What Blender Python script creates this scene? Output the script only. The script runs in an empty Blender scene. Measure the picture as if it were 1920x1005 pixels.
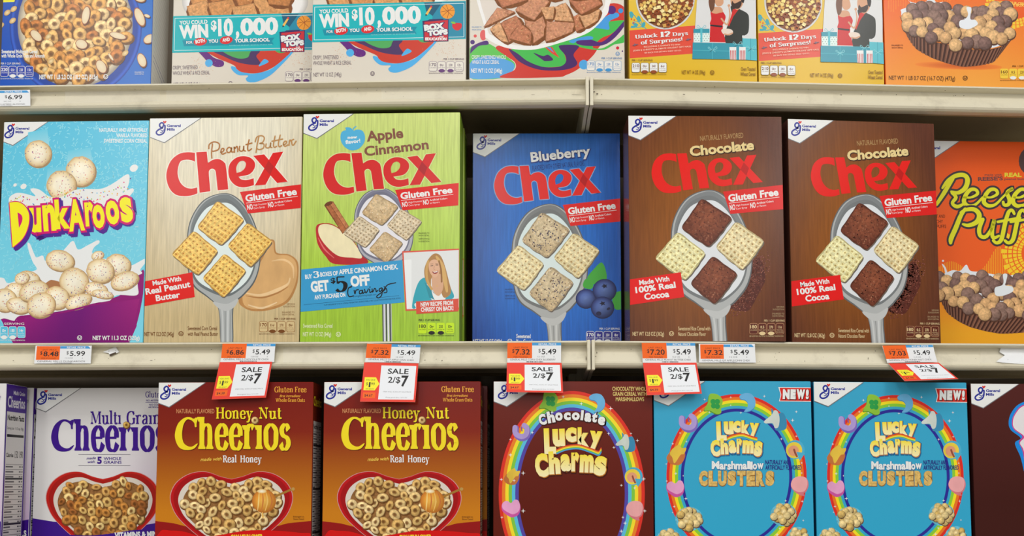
import bpy, math, random
import numpy as np
from mathutils import Vector, Matrix
from mathutils.geometry import tessellate_polygon
random.seed(7)
SC = bpy.context.scene
COL = SC.collection
R = math.radians

# ------------------------------------------------------------------ camera
FPX = 1867.0; PX0 = 960.0; PY0 = 758.6; PITCH = R(4.3); D = 1.26
cam_d = bpy.data.cameras.new('camera'); cam = bpy.data.objects.new('camera', cam_d); COL.objects.link(cam)
cam_d.sensor_width = 36.0; cam_d.lens = FPX/1920*36.0; cam_d.shift_y = (PY0-502.5)/1920
cam_d.clip_start = 0.02
EYE = 1.02                                   # height of the lens above the floor
cam.location = (0, 0, EYE); cam.rotation_euler = (R(90)+PITCH, 0, 0)
SC.camera = cam
# ------------------------------------------------------------------ light of the store
SC.view_settings.view_transform = 'Standard'; SC.view_settings.look = 'None'
SC.view_settings.gamma = 1.0; SC.view_settings.use_curve_mapping = False
SC.view_settings.exposure = -0.08
W = bpy.data.worlds.new('store'); SC.world = W; W.use_nodes = True
W.node_tree.nodes['Background'].inputs[0].default_value = (1.0, 0.985, 0.955, 1)
W.node_tree.nodes['Background'].inputs[1].default_value = 0.40
def area(name, loc, rot, sx, sy, power, color=(1, .985, .955)):
    l = bpy.data.lights.new(name, 'AREA'); l.shape = 'RECTANGLE'; l.size = sx; l.size_y = sy
    l.energy = power; l.color = color
    o = bpy.data.objects.new(name, l); o.location = loc; o.rotation_euler = rot; COL.objects.link(o)
    return o
# fluorescent ceiling fixtures over the aisle
area('ceiling_tube_light', (-0.22, -1.6, EYE+1.25), (R(24), 0, 0), .22, 1.5, 17)
area('ceiling_tube_light', (-1.7, -1.4, EYE+1.5), (R(30), 0, 0), .3, 1.4, 20)
area('ceiling_tube_light', (1.5, -1.4, EYE+1.5), (R(30), 0, 0), .3, 1.4, 22)
area('ceiling_panel_light', (0, -0.2, EYE+1.7), (R(18), 0, 0), 4.0, .5, 30)
for k, (lx, ly) in enumerate(((-.9, -5), (.35, -5.2), (1.6, -5), (-1.5, -9.5), (.5, -9.5), (2.6, -9.5))):
    area('far_aisle_light', (lx, ly, EYE+1.45), (R(40), 0, 0), .5, 1.3, 8)

# ------------------------------------------------------------------ pixel -> place
_cp, _sp = math.cos(PITCH), math.sin(PITCH)
def ray(px, py):
    x = (px-PX0)/FPX; y = -(py-PY0)/FPX            # camera looks along +Y, pitched up
    return np.array([x, _cp - y*_sp, _sp + y*_cp])
CAM = np.array([0, 0, EYE])
def hit(px, py, P, n):
    d = ray(px, py); t = np.dot(np.asarray(P)-CAM, n)/np.dot(d, n)
    return CAM + t*d
JP = CAM + ray(1105, 146)*(D/ray(1105, 146)[1]); XJ = JP[0]
KL, KR = .033, .055
def front_y(x): return D + (KL*(XJ-x) if x < XJ else KR*(x-XJ))
YAWL, YAWR = -math.atan(KL), math.atan(KR)
def at(px, py, back=0.0):
    """the point of the shelf-front surface (moved back by `back`) seen at a pixel"""
    d = ray(px, py)
    k = -KL if px < 1105 else KR
    # y = D + back + k*(x-XJ)
    t = (D + back - k*XJ)/(d[1]-k*d[0])
    return CAM + t*d
ZA = at(1000, 146.5)[2]; ZB = at(1000, 638.5)[2]
ZC = ZB-.0525-.305                       # the lowest shelf, below the frame

# ------------------------------------------------------------------ materials
def lin(c):
    c = c/255.0
    return c/12.92 if c <= .04045 else ((c+.055)/1.055)**2.4
GAIN = .90
def C(r, g, b): return (lin(r)*GAIN, lin(g)*GAIN, lin(b)*GAIN)
def mixc(a, b, t): return tuple(a[i]*(1-t)+b[i]*t for i in range(3))
def mulc(a, f): return tuple(min(1, v*f) for v in a)
def base_mat(name, rough=.4, spec=.5):
    m = bpy.data.materials.new(name); m.use_nodes = True
    nt = m.node_tree; b = nt.nodes['Principled BSDF']
    b.inputs['Roughness'].default_value = rough
    b.inputs['Specular IOR Level'].default_value = spec
    return m, nt, b
def N(nt, t, **kw):
    n = nt.nodes.new(t)
    for k, v in kw.items():
        if k in n.inputs: n.inputs[k].default_value = v
        else: setattr(n, k, v)
    return n
def print_mat(name, scale=(1, 1, 1), nscale=0, amt=0, rough=.22, spec=.2, detail=3, bump=.04):
    m, nt, b = base_mat(name, rough, spec)
    a = N(nt, 'ShaderNodeAttribute', attribute_name='Col')
    tc = N(nt, 'ShaderNodeTexCoord')
    src = a.outputs['Color']
    if nscale:
        mp = N(nt, 'ShaderNodeMapping'); mp.inputs['Scale'].default_value = scale
        nz = N(nt, 'ShaderNodeTexNoise'); nz.inputs['Scale'].default_value = nscale; nz.inputs['Detail'].default_value = detail
        nt.links.new(tc.outputs['Object'], mp.inputs[0]); nt.links.new(mp.outputs[0], nz.inputs[0])
        mr = N(nt, 'ShaderNodeMapRange'); mr.inputs[1].default_value = .3; mr.inputs[2].default_value = .7
        mr.inputs[3].default_value = 1-amt; mr.inputs[4].default_value = 1+amt*.8
        nt.links.new(nz.outputs[0], mr.inputs[0])
        vm = N(nt, 'ShaderNodeVectorMath', operation='SCALE')
        nt.links.new(src, vm.inputs[0]); nt.links.new(mr.outputs[0], vm.inputs['Scale'])
        src = vm.outputs[0]
    nt.links.new(src, b.inputs['Base Color'])
    if bump:
        n2 = N(nt, 'ShaderNodeTexNoise'); n2.inputs['Scale'].default_value = 420; n2.inputs['Detail'].default_value = 2
        nt.links.new(tc.outputs['Object'], n2.inputs[0])
        bp = N(nt, 'ShaderNodeBump'); bp.inputs['Strength'].default_value = bump*1.6; bp.inputs['Distance'].default_value = .0006
        nt.links.new(n2.outputs[0], bp.inputs['Height']); nt.links.new(bp.outputs[0], b.inputs['Normal'])
    return m
M_PRINT = print_mat('carton_print')
M_WOOD = print_mat('carton_woodgrain_print', (1, 1, .05), 420, .16)
M_FOOD = print_mat('carton_food_print', (1, 1, 1), 330, .30, detail=5)
M_WASH = print_mat('carton_mottled_print', (1, 1, .5), 60, .10)
M_FOIL = print_mat('carton_gloss_print', rough=.28)
M_PAPER = print_mat('label_paper', rough=.6, spec=.35, bump=.01)
MATS = [M_PRINT, M_WOOD, M_FOOD, M_WASH, M_FOIL, M_PAPER]
PRINT, WOOD, FOOD, WASH, FOIL, PAPER = range(6)

# ------------------------------------------------------------------ mesh helpers
def link(o, parent=None):
    COL.objects.link(o)
    if parent is not None: o.parent = parent
    return o
def tag(o, label=None, cat=None, group=None, kind=None):
    if label: o['label'] = label
    if cat: o['category'] = cat
    if group: o['group'] = group
    if kind: o['kind'] = kind
    return o
def empty(name, loc, rz=0, label=None, cat=None, group=None):
    o = bpy.data.objects.new(name, None); o.empty_display_size = .02
    o.location = loc; o.rotation_euler = (0, 0, rz); link(o)
    return tag(o, label, cat, group)
def mesh_obj(name, V, Fc, mat, parent=None, smooth=False, bevel=0):
    me = bpy.data.meshes.new(name); me.from_pydata([tuple(map(float, v)) for v in V], [], Fc); me.validate(); me.update()
    for m in (mat if isinstance(mat, list) else [mat]): me.materials.append(m)
    if smooth:
        for p in me.polygons: p.use_smooth = True
    o = bpy.data.objects.new(name, me); link(o, parent)
    if bevel:
        b = o.modifiers.new('bevel', 'BEVEL'); b.width = bevel; b.segments = 2; b.limit_method = 'ANGLE'
    return o
def copy_tree(o, parent=None):
    c = o.copy(); COL.objects.link(c); c.parent = parent
    for ch in list(o.children): copy_tree(ch, c)
    return c

# ------------------------------------------------------------------ 2D drawing in photo pixels
def catmull(pts, closed=True, seg=6):
    """repeat a point to make it a corner"""
    n = len(pts); out = []
    P = [np.array(p, float) for p in pts]
    rng = range(n) if closed else range(n-1)
    for i in rng:
        p1, p2 = P[i], P[(i+1) % n]
        if np.allclose(p1, p2): continue
        p0 = P[(i-1) % n] if (closed or i > 0) else p1
        p3 = P[(i+2) % n] if (closed or i+2 < n) else p2
        for s in range(seg):
            t = s/seg
            out.append(.5*((2*p1)+(-p0+p2)*t+(2*p0-5*p1+4*p2-p3)*t*t+(-p0+3*p1-3*p2+p3)*t**3))
    if not closed: out.append(P[-1])
    return out
_glyphs = {}
def glyph(s, bold=0.0, space=1.0):
    key = (s, round(bold, 3), round(space, 2))
    if key not in _glyphs:
        c = bpy.data.curves.new('lettering', 'FONT'); c.body = s; c.size = 1; c.offset = bold; c.resolution_u = 3
        c.space_character = space
        o = bpy.data.objects.new('lettering', c)
        me = o.to_mesh()
        co = np.zeros(len(me.vertices)*3); me.vertices.foreach_get('co', co); co = co.reshape(-1, 3)[:, :2].copy()
        me.calc_loop_triangles()
        tr = np.zeros(len(me.loop_triangles)*3, int); me.loop_triangles.foreach_get('vertices', tr)
        o.to_mesh_clear(); bpy.data.objects.remove(o); bpy.data.curves.remove(c)
        _glyphs[key] = (co, tr.reshape(-1, 3))
    return _glyphs[key]
CAP = None
def cap_h():
    global CAP
    if CAP is None:
        g = glyph('H')[0]; CAP = g[:, 1].max()-g[:, 1].min()
    return CAP

class Part:
    def __init__(s): s.V = []; s.F = []; s.Cc = []; s.M = []; s.label = None
class Face:
    """a flat printed face.  P0: world point of local (0,0); ux, uz: unit axes; nrm: outward normal.
       pts come in photo pixels and land in the face's own millimetres"""
    def __init__(s, P0, ux, uz, rect, to_local, lift0=3e-5, step=3e-6):
        s.P0 = np.array(P0); s.ux = np.array(ux); s.uz = np.array(uz); s.n = np.cross(s.ux, s.uz)
        s.rect = rect; s.to_local = to_local; s.lift = lift0; s.step = step
        s.parts = {}; s.A = np.array([[1, 0, 0], [0, 1, 0]], float); s.cur = 'front_print'; s.mat = PRINT; s.rstep = 1.2e-6; s.held = False
    def p(s, name):
        s.cur = name; return s
    def aff(s, src, dst):
        A = np.array([[x, y, 1] for x, y in src], float); B = np.array(dst, float)
        s.A = np.linalg.lstsq(A, B, rcond=None)[0].T
    def shift(s, dx=0, dy=0, sc=1, cx=0, cy=0):
        s.A = np.array([[sc, 0, cx*(1-sc)+dx], [0, sc, cy*(1-sc)+dy]], float)
    def reset(s): s.A = np.array([[1, 0, 0], [0, 1, 0]], float)
    def uv(s, x, y):
        X = s.A[0, 0]*x+s.A[0, 1]*y+s.A[0, 2]; Y = s.A[1, 0]*x+s.A[1, 1]*y+s.A[1, 2]
        h = hit(X, Y, s.P0, s.n)-s.P0
        return (float(np.dot(h, s.ux)), float(np.dot(h, s.uz)))
    def hold(s, on=True):
        if on: s.lift += s.step
        s.held = on
    def tri(s, pts, tris, cols, uvs=False, step=None):
        """pts list of px points, cols one colour or one per point"""
        P = pts if uvs else [s.uv(*q) for q in pts]
        one = not isinstance(cols[0], (tuple, list, np.ndarray))
        part = s.parts.setdefault(s.cur, Part())
        if not s.held: s.lift += s.step if step is None else step
        u0, v0, u1, v1 = s.rect
        inside = [u0-1e-9 <= a[0] <= u1+1e-9 and v0-1e-9 <= a[1] <= v1+1e-9 for a in P]
        idx = {}
        for t in tris:
            t = [int(i) for i in t]
            if all(inside[i] for i in t):
                f = []
                for i in t:
                    if i not in idx:
                        idx[i] = len(part.V); part.V.append(s.to_local(P[i][0], P[i][1], s.lift)); part.Cc.append(cols if one else cols[i])
                    f.append(idx[i])
                part.F.append(f); part.M.append(s.mat); continue
            poly = [(P[i][0], P[i][1]) + tuple(cols if one else cols[i]) for i in t]
            for ax, lim, sg in ((0, u0, 1), (0, u1, -1), (1, v0, 1), (1, v1, -1)):
                out = []
                for j in range(len(poly)):
                    a, b = poly[j-1], poly[j]
                    da, db = (a[ax]-lim)*sg, (b[ax]-lim)*sg
                    if (da >= 0) != (db >= 0):
                        k = da/(da-db); out.append(tuple(a[q]+(b[q]-a[q])*k for q in range(5)))
                    if db >= 0: out.append(b)
                poly = out
                if not poly: break
            if len(poly) >= 3:
                b0 = len(part.V)
                for q in poly:
                    part.V.append(s.to_local(q[0], q[1], s.lift)); part.Cc.append(q[2:5])
                part.F.append(list(range(b0, b0+len(poly)))); part.M.append(s.mat)
    def poly(s, pts, col, smooth=False, holes=(), seg=6):
        if smooth: pts = catmull(pts, True, seg)
        loops = [[Vector((p[0], p[1], 0)) for p in pts]]
        allp = list(pts)
        for h in holes:
            if smooth: h = catmull(h, True, seg)
            loops.append([Vector((p[0], p[1], 0)) for p in h]); allp += list(h)
        s.tri(allp, tessellate_polygon(loops), col)
    def rect_(s, x0, y0, x1, y1, col): s.poly([(x0, y0), (x1, y0), (x1, y1), (x0, y1)], col)
    def rrect(s, x0, y0, x1, y1, r, col):
        pts = []
        for cx, cy, a0 in ((x1-r, y0+r, -90), (x1-r, y1-r, 0), (x0+r, y1-r, 90), (x0+r, y0+r, 180)):
            for k in range(5):
                a = R(a0+k*22.5); pts.append((cx+r*math.cos(a), cy+r*math.sin(a)))
        s.poly(pts, col)
    def grid(s, pts4, fn, nx=8, ny=12):
        """bilinear quad TL TR BR BL with a colour function fn(u,v)"""
        TL, TR, BR, BL = [np.array(p, float) for p in pts4]
        P, Cs, T = [], [], []
        for j in range(ny+1):
            for i in range(nx+1):
                u, v = i/nx, j/ny
                P.append(tuple((TL*(1-u)+TR*u)*(1-v)+(BL*(1-u)+BR*u)*v)); Cs.append(fn(u, v))
        for j in range(ny):
            for i in range(nx):
                a = j*(nx+1)+i; T += [(a, a+1, a+nx+2), (a, a+nx+2, a+nx+1)]
        s.tri(P, T, Cs)
    def radial(s, cx, cy, rx, ry=None, rot=0, stops=((0, (1, 1, 1)), (1, (0, 0, 0))), n=22, lx=0, wob=0):
        """rings of colour; lx brightens the upper left of the printed picture"""
        ry = rx if ry is None else ry
        ca, sa = math.cos(R(rot)), math.sin(R(rot))
        P, Cs, T = [], [], []
        w = [1+wob*random.uniform(-1, 1) for _ in range(n)]
        st = list(stops)
        for k, (r, c) in enumerate(st):
            for j in range(n):
                a = 2*math.pi*j/n; x = math.cos(a)*rx*r*w[j]; y = math.sin(a)*ry*r*w[j]
                P.append((cx+x*ca-y*sa, cy+x*sa+y*ca))
                f = 1+lx*(-.6*math.cos(a+R(rot))-.8*math.sin(a+R(rot)))*(.3 if r < .2 else 1)
                Cs.append(mulc(c, f))
        for k in range(len(st)-1):
            for j in range(n):
                a = k*n+j; b = k*n+(j+1) % n
                if st[k][0] == 0: T.append((a, a+n, b+n))
                else: T += [(a, b, b+n), (a, b+n, a+n)]
        s.tri(P, T, Cs, step=s.rstep)
    def disc(s, cx, cy, rx, col, ry=None, rot=0, n=20):
        s.radial(cx, cy, rx, ry, rot, ((0, col), (1, col)), n)
    def stroke(s, pts, w, col, smooth=True, closed=False, seg=5, pen=None, caps=True):
        """w: one width or a width per given point; pen=(thick,thin) makes a broad-nib line"""
        n0 = len(pts)
        if smooth and n0 > 2: q = catmull(pts, closed, seg)
        else: q = [np.array(p, float) for p in pts]
        if closed: q = q+[q[0]]
        m = len(q)
        if isinstance(w, (list, tuple)):
            ws = np.interp(np.linspace(0, 1, m), np.linspace(0, 1, len(w)), w)
        else: ws = [w]*m
        P, T = [], []
        for i in range(m):
            d = q[min(i+1, m-1)]-q[max(i-1, 0)]
            L = math.hypot(*d) or 1; d = d/L; wd = ws[i]
            if pen: wd = pen[1]+(pen[0]-pen[1])*abs(d[1])**1.3
            nx, ny = -d[1]*wd/2, d[0]*wd/2
            P += [(q[i][0]+nx, q[i][1]+ny), (q[i][0]-nx, q[i][1]-ny)]
        for i in range(m-1):
            a = 2*i; T += [(a, a+1, a+3), (a, a+3, a+2)]
        if caps and not closed:
            for e in (0, m-1):
                wd = math.hypot(P[2*e][0]-P[2*e+1][0], P[2*e][1]-P[2*e+1][1])/2
                d = q[1]-q[0] if e == 0 else q[m-2]-q[m-1]
                a0 = math.atan2(-d[1], -d[0])-math.pi/2
                b = len(P); P.append(tuple(q[e]))
                for j in range(7):
                    a = a0+math.pi*j/6; P.append((q[e][0]+wd*math.cos(a), q[e][1]+wd*math.sin(a)))
                T += [(b, b+1+j, b+2+j) for j in range(6)]
        s.tri(P, T, col, step=s.rstep)
    def text(s, st, x, y, w, h, ang=0, col=(0, 0, 0), bold=0.0, shear=0, outline=None, space=1.0):
        """(x,y) baseline start, w total width (None keeps the font's), h cap height, ang degrees up"""
        co, tr = glyph(st, bold, space)
        if len(co) == 0: return
        x0, x1 = co[:, 0].min(), co[:, 0].max()
        sy = h/cap_h(); sx = sy if w is None else w/(x1-x0)
        ca, sa = math.cos(R(ang)), math.sin(R(ang))
        def place(co):
            X = (co[:, 0]-x0)*sx+co[:, 1]*sy*shear; Y = co[:, 1]*sy
            return [(x+a*ca-b*sa, y-a*sa-b*ca) for a, b in zip(X, Y)]
        if outline:
            for oc, ow, dx, dy in outline:
                c2, t2 = glyph(st, bold+ow, space)
                s.tri([(a+dx, b+dy) for a, b in place(c2)], t2, oc)
        s.tri(place(co), tr, col)
    def ctext(s, st, cx, y, w, h, ang=0, col=(0, 0, 0), bold=0.0, **k):
        k['bold'] = bold; co, _ = glyph(st, bold, k.get('space', 1.0))
        ww = w if w is not None else (co[:, 0].max()-co[:, 0].min())*h/cap_h()
        s.text(st, cx-ww/2*math.cos(R(ang)), y+ww/2*math.sin(R(ang)), w, h, ang, col, **k)
    def gbox(s, ch, x0, y0, x1, y1, col, bold=.03, outline=(), ang=0, grad=None):
        """a letter stretched to fill a box"""
        co, tr = glyph(ch, bold)
        a0, b0 = co.min(0); a1, b1 = co.max(0); mx, my = (x0+x1)/2, (y0+y1)/2
        ca, sa = math.cos(R(ang)), math.sin(R(ang))
        def place(c):
            X = x0+(c[:, 0]-a0)/(a1-a0)*(x1-x0)-mx; Y = y1-(c[:, 1]-b0)/(b1-b0)*(y1-y0)-my
            return [(mx+a*ca+b*sa, my-a*sa+b*ca) for a, b in zip(X, Y)]
        for oc, ow, dx, dy in outline:
            c2, t2 = glyph(ch, bold+ow); s.tri([(a+dx, b+dy) for a, b in place(c2)], t2, oc)
        pl = place(co)
        if grad: col = [mixc(col, grad, min(1, max(0, (p[1]-y0)/(y1-y0)))) for p in pl]
        s.tri(pl, tr, col)
    def build(s, root):
        made = {}
        for name, pt in s.parts.items():
            if not pt.F: continue
            name_ = name.split('#')[0]; me = bpy.data.meshes.new(name_)
            me.from_pydata(pt.V, [], pt.F)
            used = sorted(set(pt.M)); mp = {m: i for i, m in enumerate(used)}
            for m in used: me.materials.append(MATS[m])
            me.polygons.foreach_set('material_index', [mp[m] for m in pt.M])
            ca = me.color_attributes.new('Col', 'FLOAT_COLOR', 'POINT')
            ca.data.foreach_set('color', np.array([[c[0], c[1], c[2], 1] for c in pt.Cc], dtype=np.float32).ravel())
            me.update()
            o = bpy.data.objects.new(name.split('#')[0], me); link(o, root); made[name] = o
            if pt.label: o['label'] = pt.label
        return made

# ------------------------------------------------------------------ a broad-nib serif alphabet (em units, y up)
S_ = 'S'
PEN = {
 'H': (.80, [[(.18, 0), (.18, .7)], [(.62, 0), (.62, .7)], [(.18, .37), (.62, .37)]], [(.18, 0), (.18, .7), (.62, 0), (.62, .7)]),
 'N': (.82, [['t', (.17, 0), (.17, .7)], [(.17, .7), (.64, .02)], ['t', (.64, 0), (.64, .7)]], [(.17, 0), (.14, .7), (.64, .7)]),
 'M': (.98, [['t', (.16, 0), (.18, .7)], [(.2, .7), (.48, .06)], ['t', (.48, .06), (.76, .7)], [(.79, .7), (.8, 0)]], [(.16, 0), (.15, .7), (.81, .7), (.81, 0)]),
 'C': (.66, [['c', (.60, .52), (.54, .65), (.40, .70), (.2, .60), (.13, .35), (.2, .10), (.38, 0), (.53, .04), (.62, .17)], ['t', (.605, .50), (.605, .72)]], []),
 'G': (.74, [['c', (.62, .54), (.54, .66), (.40, .70), (.2, .60), (.13, .35), (.2, .10), (.40, 0), (.54, .03), (.62, .10)], [(.62, .02), (.62, .3)], ['t', (.62, .50), (.62, .71)]], [(.62, .3)]),
 'F': (.62, [[(.18, 0), (.18, .7)], ['t', (.18, .68), (.56, .68)], ['t', (.18, .36), (.44, .36)], ['t', (.56, .70), (.56, .54)]], [(.18, 0), (.18, .7)]),
 'R': (.72, [[(.18, 0), (.18, .7)], ['c', (.18, .68), (.40, .68), (.54, .53), (.42, .38), (.18, .36)], [(.38, .37), (.62, 0)]], [(.18, 0), (.15, .7), (.64, 0)]),
 'W': (1.02, [[(.12, .7), (.32, 0)], ['t', (.32, 0), (.5, .66)], [(.5, .7), (.70, 0)], ['t', (.70, 0), (.88, .7)]], [(.12, .7), (.5, .7), (.88, .7)]),
 'O': (.76, [['o', (.38, .70), (.62, .55), (.64, .35), (.60, .13), (.38, 0), (.16, .13), (.12, .35), (.15, .57)]], []),
 'U': (.78, [['c', (.18, .7), (.18, .2), (.26, .04), (.40, 0), (.55, .05), (.61, .2), (.61, .7)]], [(.18, .7), (.61, .7)]),
 'D': (.76, [[(.18, 0), (.18, .7)], ['c', (.18, .68), (.44, .67), (.62, .52), (.64, .35), (.60, .15), (.44, .03), (.18, .02)]], [(.15, 0), (.15, .7)]),
 'S': (.60, [['c', (.50, .56), (.42, .67), (.27, .69), (.14, .58), (.18, .43), (.38, .32), (.50, .18), (.38, .02), (.22, .01), (.10, .14)]], []),
 '#': (.64, [[(.16, 0), (.16, .66)], ['c', (.16, .38), (.25, .48), (.38, .49), (.46, .38), (.46, 0)]], [(.16, 0), (.12, .66), (.46, 0)]),
 'h': (.64, [[(.16, 0), (.16, .76)], ['c', (.16, .38), (.25, .48), (.38, .49), (.46, .38), (.46, 0)]], [(.16, 0), (.12, .76), (.46, 0)]),
 'n': (.64, [[(.16, 0), (.16, .49)], ['c', (.16, .38), (.25, .48), (.38, .49), (.46, .38), (.46, 0)]], [(.16, 0), (.12, .49), (.46, 0)]),
 'm': (.94, [[(.16, 0), (.16, .49)], ['c', (.16, .38), (.24, .48), (.36, .49), (.44, .38), (.44, 0)], ['c', (.44, .38), (.52, .48), (.64, .49), (.73, .38), (.73, 0)]], [(.16, 0), (.12, .49), (.44, 0), (.73, 0)]),
 'c': (.50, [['c', (.42, .38), (.36, .48), (.26, .50), (.13, .41), (.10, .24), (.15, .06), (.28, 0), (.38, .03), (.44, .13)]], []),
 'e': (.54, [['t', (.12, .27), (.44, .27)], ['c', (.44, .27), (.42, .42), (.28, .50), (.13, .40), (.10, .23), (.16, .05), (.30, 0), (.40, .04), (.47, .15)]], []),
 'r': (.46, [[(.15, 0), (.15, .49)], ['c', (.15, .35), (.22, .46), (.32, .49), (.40, .43)]], [(.15, 0), (.11, .49)]),
 'i': (.32, [[(.16, 0), (.16, .49)]], [(.16, 0), (.12, .49)]),
 'o': (.58, [['o', (.29, .50), (.46, .40), (.48, .25), (.45, .09), (.29, 0), (.13, .09), (.10, .25), (.12, .41)]], []),
 's': (.46, [['c', (.37, .39), (.31, .48), (.21, .49), (.12, .40), (.17, .29), (.32, .22), (.37, .11), (.28, .01), (.16, .01), (.08, .11)]], []),
 'a': (.54, [['c', (.12, .37), (.20, .48), (.32, .48), (.39, .38), (.39, .08), (.47, .02)], ['c', (.39, .28), (.22, .25), (.11, .13), (.18, .01), (.32, .04), (.39, .12)]], []),
 'l': (.30, [[(.15, 0), (.15, .76)]], [(.15, 0), (.11, .76)]),
 'k': (.60, [[(.15, 0), (.15, .76)], ['t', (.15, .22), (.42, .48)], [(.26, .32), (.48, 0)]], [(.15, 0), (.11, .76), (.42, .49), (.50, 0)]),
 'd': (.62, [[(.45, 0), (.45, .76)], ['o', (.27, .49), (.40, .40), (.43, .25), (.40, .08), (.26, 0), (.13, .1), (.10, .25), (.13, .41)]], [(.41, .76), (.48, 0)]),
 'p': (.62, [[(.16, -.2), (.16, .49)], ['o', (.33, .49), (.46, .41), (.49, .25), (.46, .08), (.32, 0), (.20, .1), (.17, .25), (.20, .42)]], [(.16, -.2), (.12, .49)]),
 't': (.40, [[(.18, .66), (.18, .10)], ['c', (.18, .10), (.22, .01), (.30, .01), (.36, .07)], ['t', (.06, .48), (.34, .48)]], []),
 'u': (.64, [['c', (.15, .49), (.15, .12), (.22, .01), (.34, .01), (.45, .12)], [(.46, 0), (.46, .49)]], [(.11, .49), (.42, .49), (.50, 0)]),
 'y': (.56, [[(.12, .49), (.29, 0)], ['t', (.46, .49), (.29, 0)], ['c', (.29, .02), (.22, -.16), (.13, -.21), (.06, -.17)]], [(.12, .49), (.46, .49)]),
 'f': (.40, [['c', (.38, .70), (.30, .76), (.20, .70), (.17, .55), (.17, 0)], ['t', (.05, .48), (.32, .48)]], [(.17, 0)]),
 '!': (.30, [[(.15, .70), (.15, .22)], [(.15, .07), (.15, .0)]], []),
 '1': (.40, [[(.2, 0), (.2, .7)], ['t', (.2, .7), (.08, .6)]], [(.2, 0)]),
 '2': (.54, [['c', (.10, .52), (.16, .66), (.28, .70), (.42, .58), (.38, .40), (.22, .20), (.10, .04)], [(.10, .045), (.46, .045)]], []),
 '3': (.50, [['c', (.08, .58), (.2, .70), (.38, .62), (.36, .44), (.2, .38), (.2, .38), (.38, .34), (.44, .18), (.34, .02), (.18, 0), (.06, .12)]], []),
 '5': (.52, [['t', (.14, .70), (.44, .68)], ['t', (.14, .70), (.13, .38)], ['c', (.13, .40), (.28, .46), (.43, .36), (.44, .18), (.34, .02), (.18, 0), (.07, .10)]], []),
 ' ': (.26, [], []),
}
def serif(F, st, x, y, w, h, ang=0, col=(0, 0, 0), thick=.13, thin=.04, ser=.07, outline=None):
    """serif lettering: (x,y) baseline start, w total width, h cap height"""
    if outline:
        serif(F, st, x+outline[2], y+outline[3], w, h, ang, outline[0], thick+outline[1], thin+outline[1], ser, None)
    adv = sum(PEN[c][0] for c in st); sx = w/adv; sy = h/.7
    ca, sa = math.cos(R(ang)), math.sin(R(ang))
    passes = {}
    def put(X, Y): X2 = X*sx; Y2 = Y*sy; return (x+X2*ca-Y2*sa, y-X2*sa-Y2*ca)
    cx = 0
    for c in st:
        a, strokes, sers = PEN[c]
        for k_, sk in enumerate(strokes):
            V, T = passes.setdefault(k_, ([], []))
            kind = sk[0] if isinstance(sk[0], str) else ''
            pts = [p for p in sk if not isinstance(p, str)]
            if kind == 'c': q = catmull(pts, False, 6)
            elif kind == 'o': q = catmull(pts, True, 4); q = q+[q[0]]
            else: q = [np.array(p, float) for p in pts]
            m = len(q); b = len(V)
            for i in range(m):
                if kind == 'o' and i in (0, m-1): d = q[1]-q[m-2]
                else: d = q[min(i+1, m-1)]-q[max(i-1, 0)]
                L = math.hypot(*d) or 1; d = d/L
                wd = thin if kind == 't' else thin+(thick-thin)*abs(d[1])**1.2
                if kind == '' and abs(d[1]) < .2: wd = thin*1.3
                nx, ny = -d[1]*wd/2, d[0]*wd/2
                V.append(put(cx+q[i][0]+nx, q[i][1]+ny)); V.append(put(cx+q[i][0]-nx, q[i][1]-ny))
            for i in range(m-1):
                k = b+2*i; T += [(k, k+1, k+3), (k, k+3, k+2)]
        V, T = passes.setdefault('s', ([], []))
        for (px, py) in sers:
            b = len(V); hw = thick/2+ser; t_ = thin*.9; y0 = py if py < .3 else py-t_
            V += [put(cx+px-hw, y0), put(cx+px+hw, y0), put(cx+px+hw, y0+t_), put(cx+px-hw, y0+t_)]
            T += [(b, b+1, b+2), (b, b+2, b+3)]
            s_ = -1 if py > .3 else 1; yy = y0 if s_ < 0 else y0+t_
            b = len(V); V += [put(cx+px-hw*.85, yy), put(cx+px+hw*.85, yy), put(cx+px+thick/2, yy+s_*.05), put(cx+px-thick/2, yy+s_*.05)]
            T += [(b, b+1, b+2), (b, b+2, b+3)]
        cx += a
    for V, T in passes.values():
        if T: F.tri(V, T, col, step=F.rstep)

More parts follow.
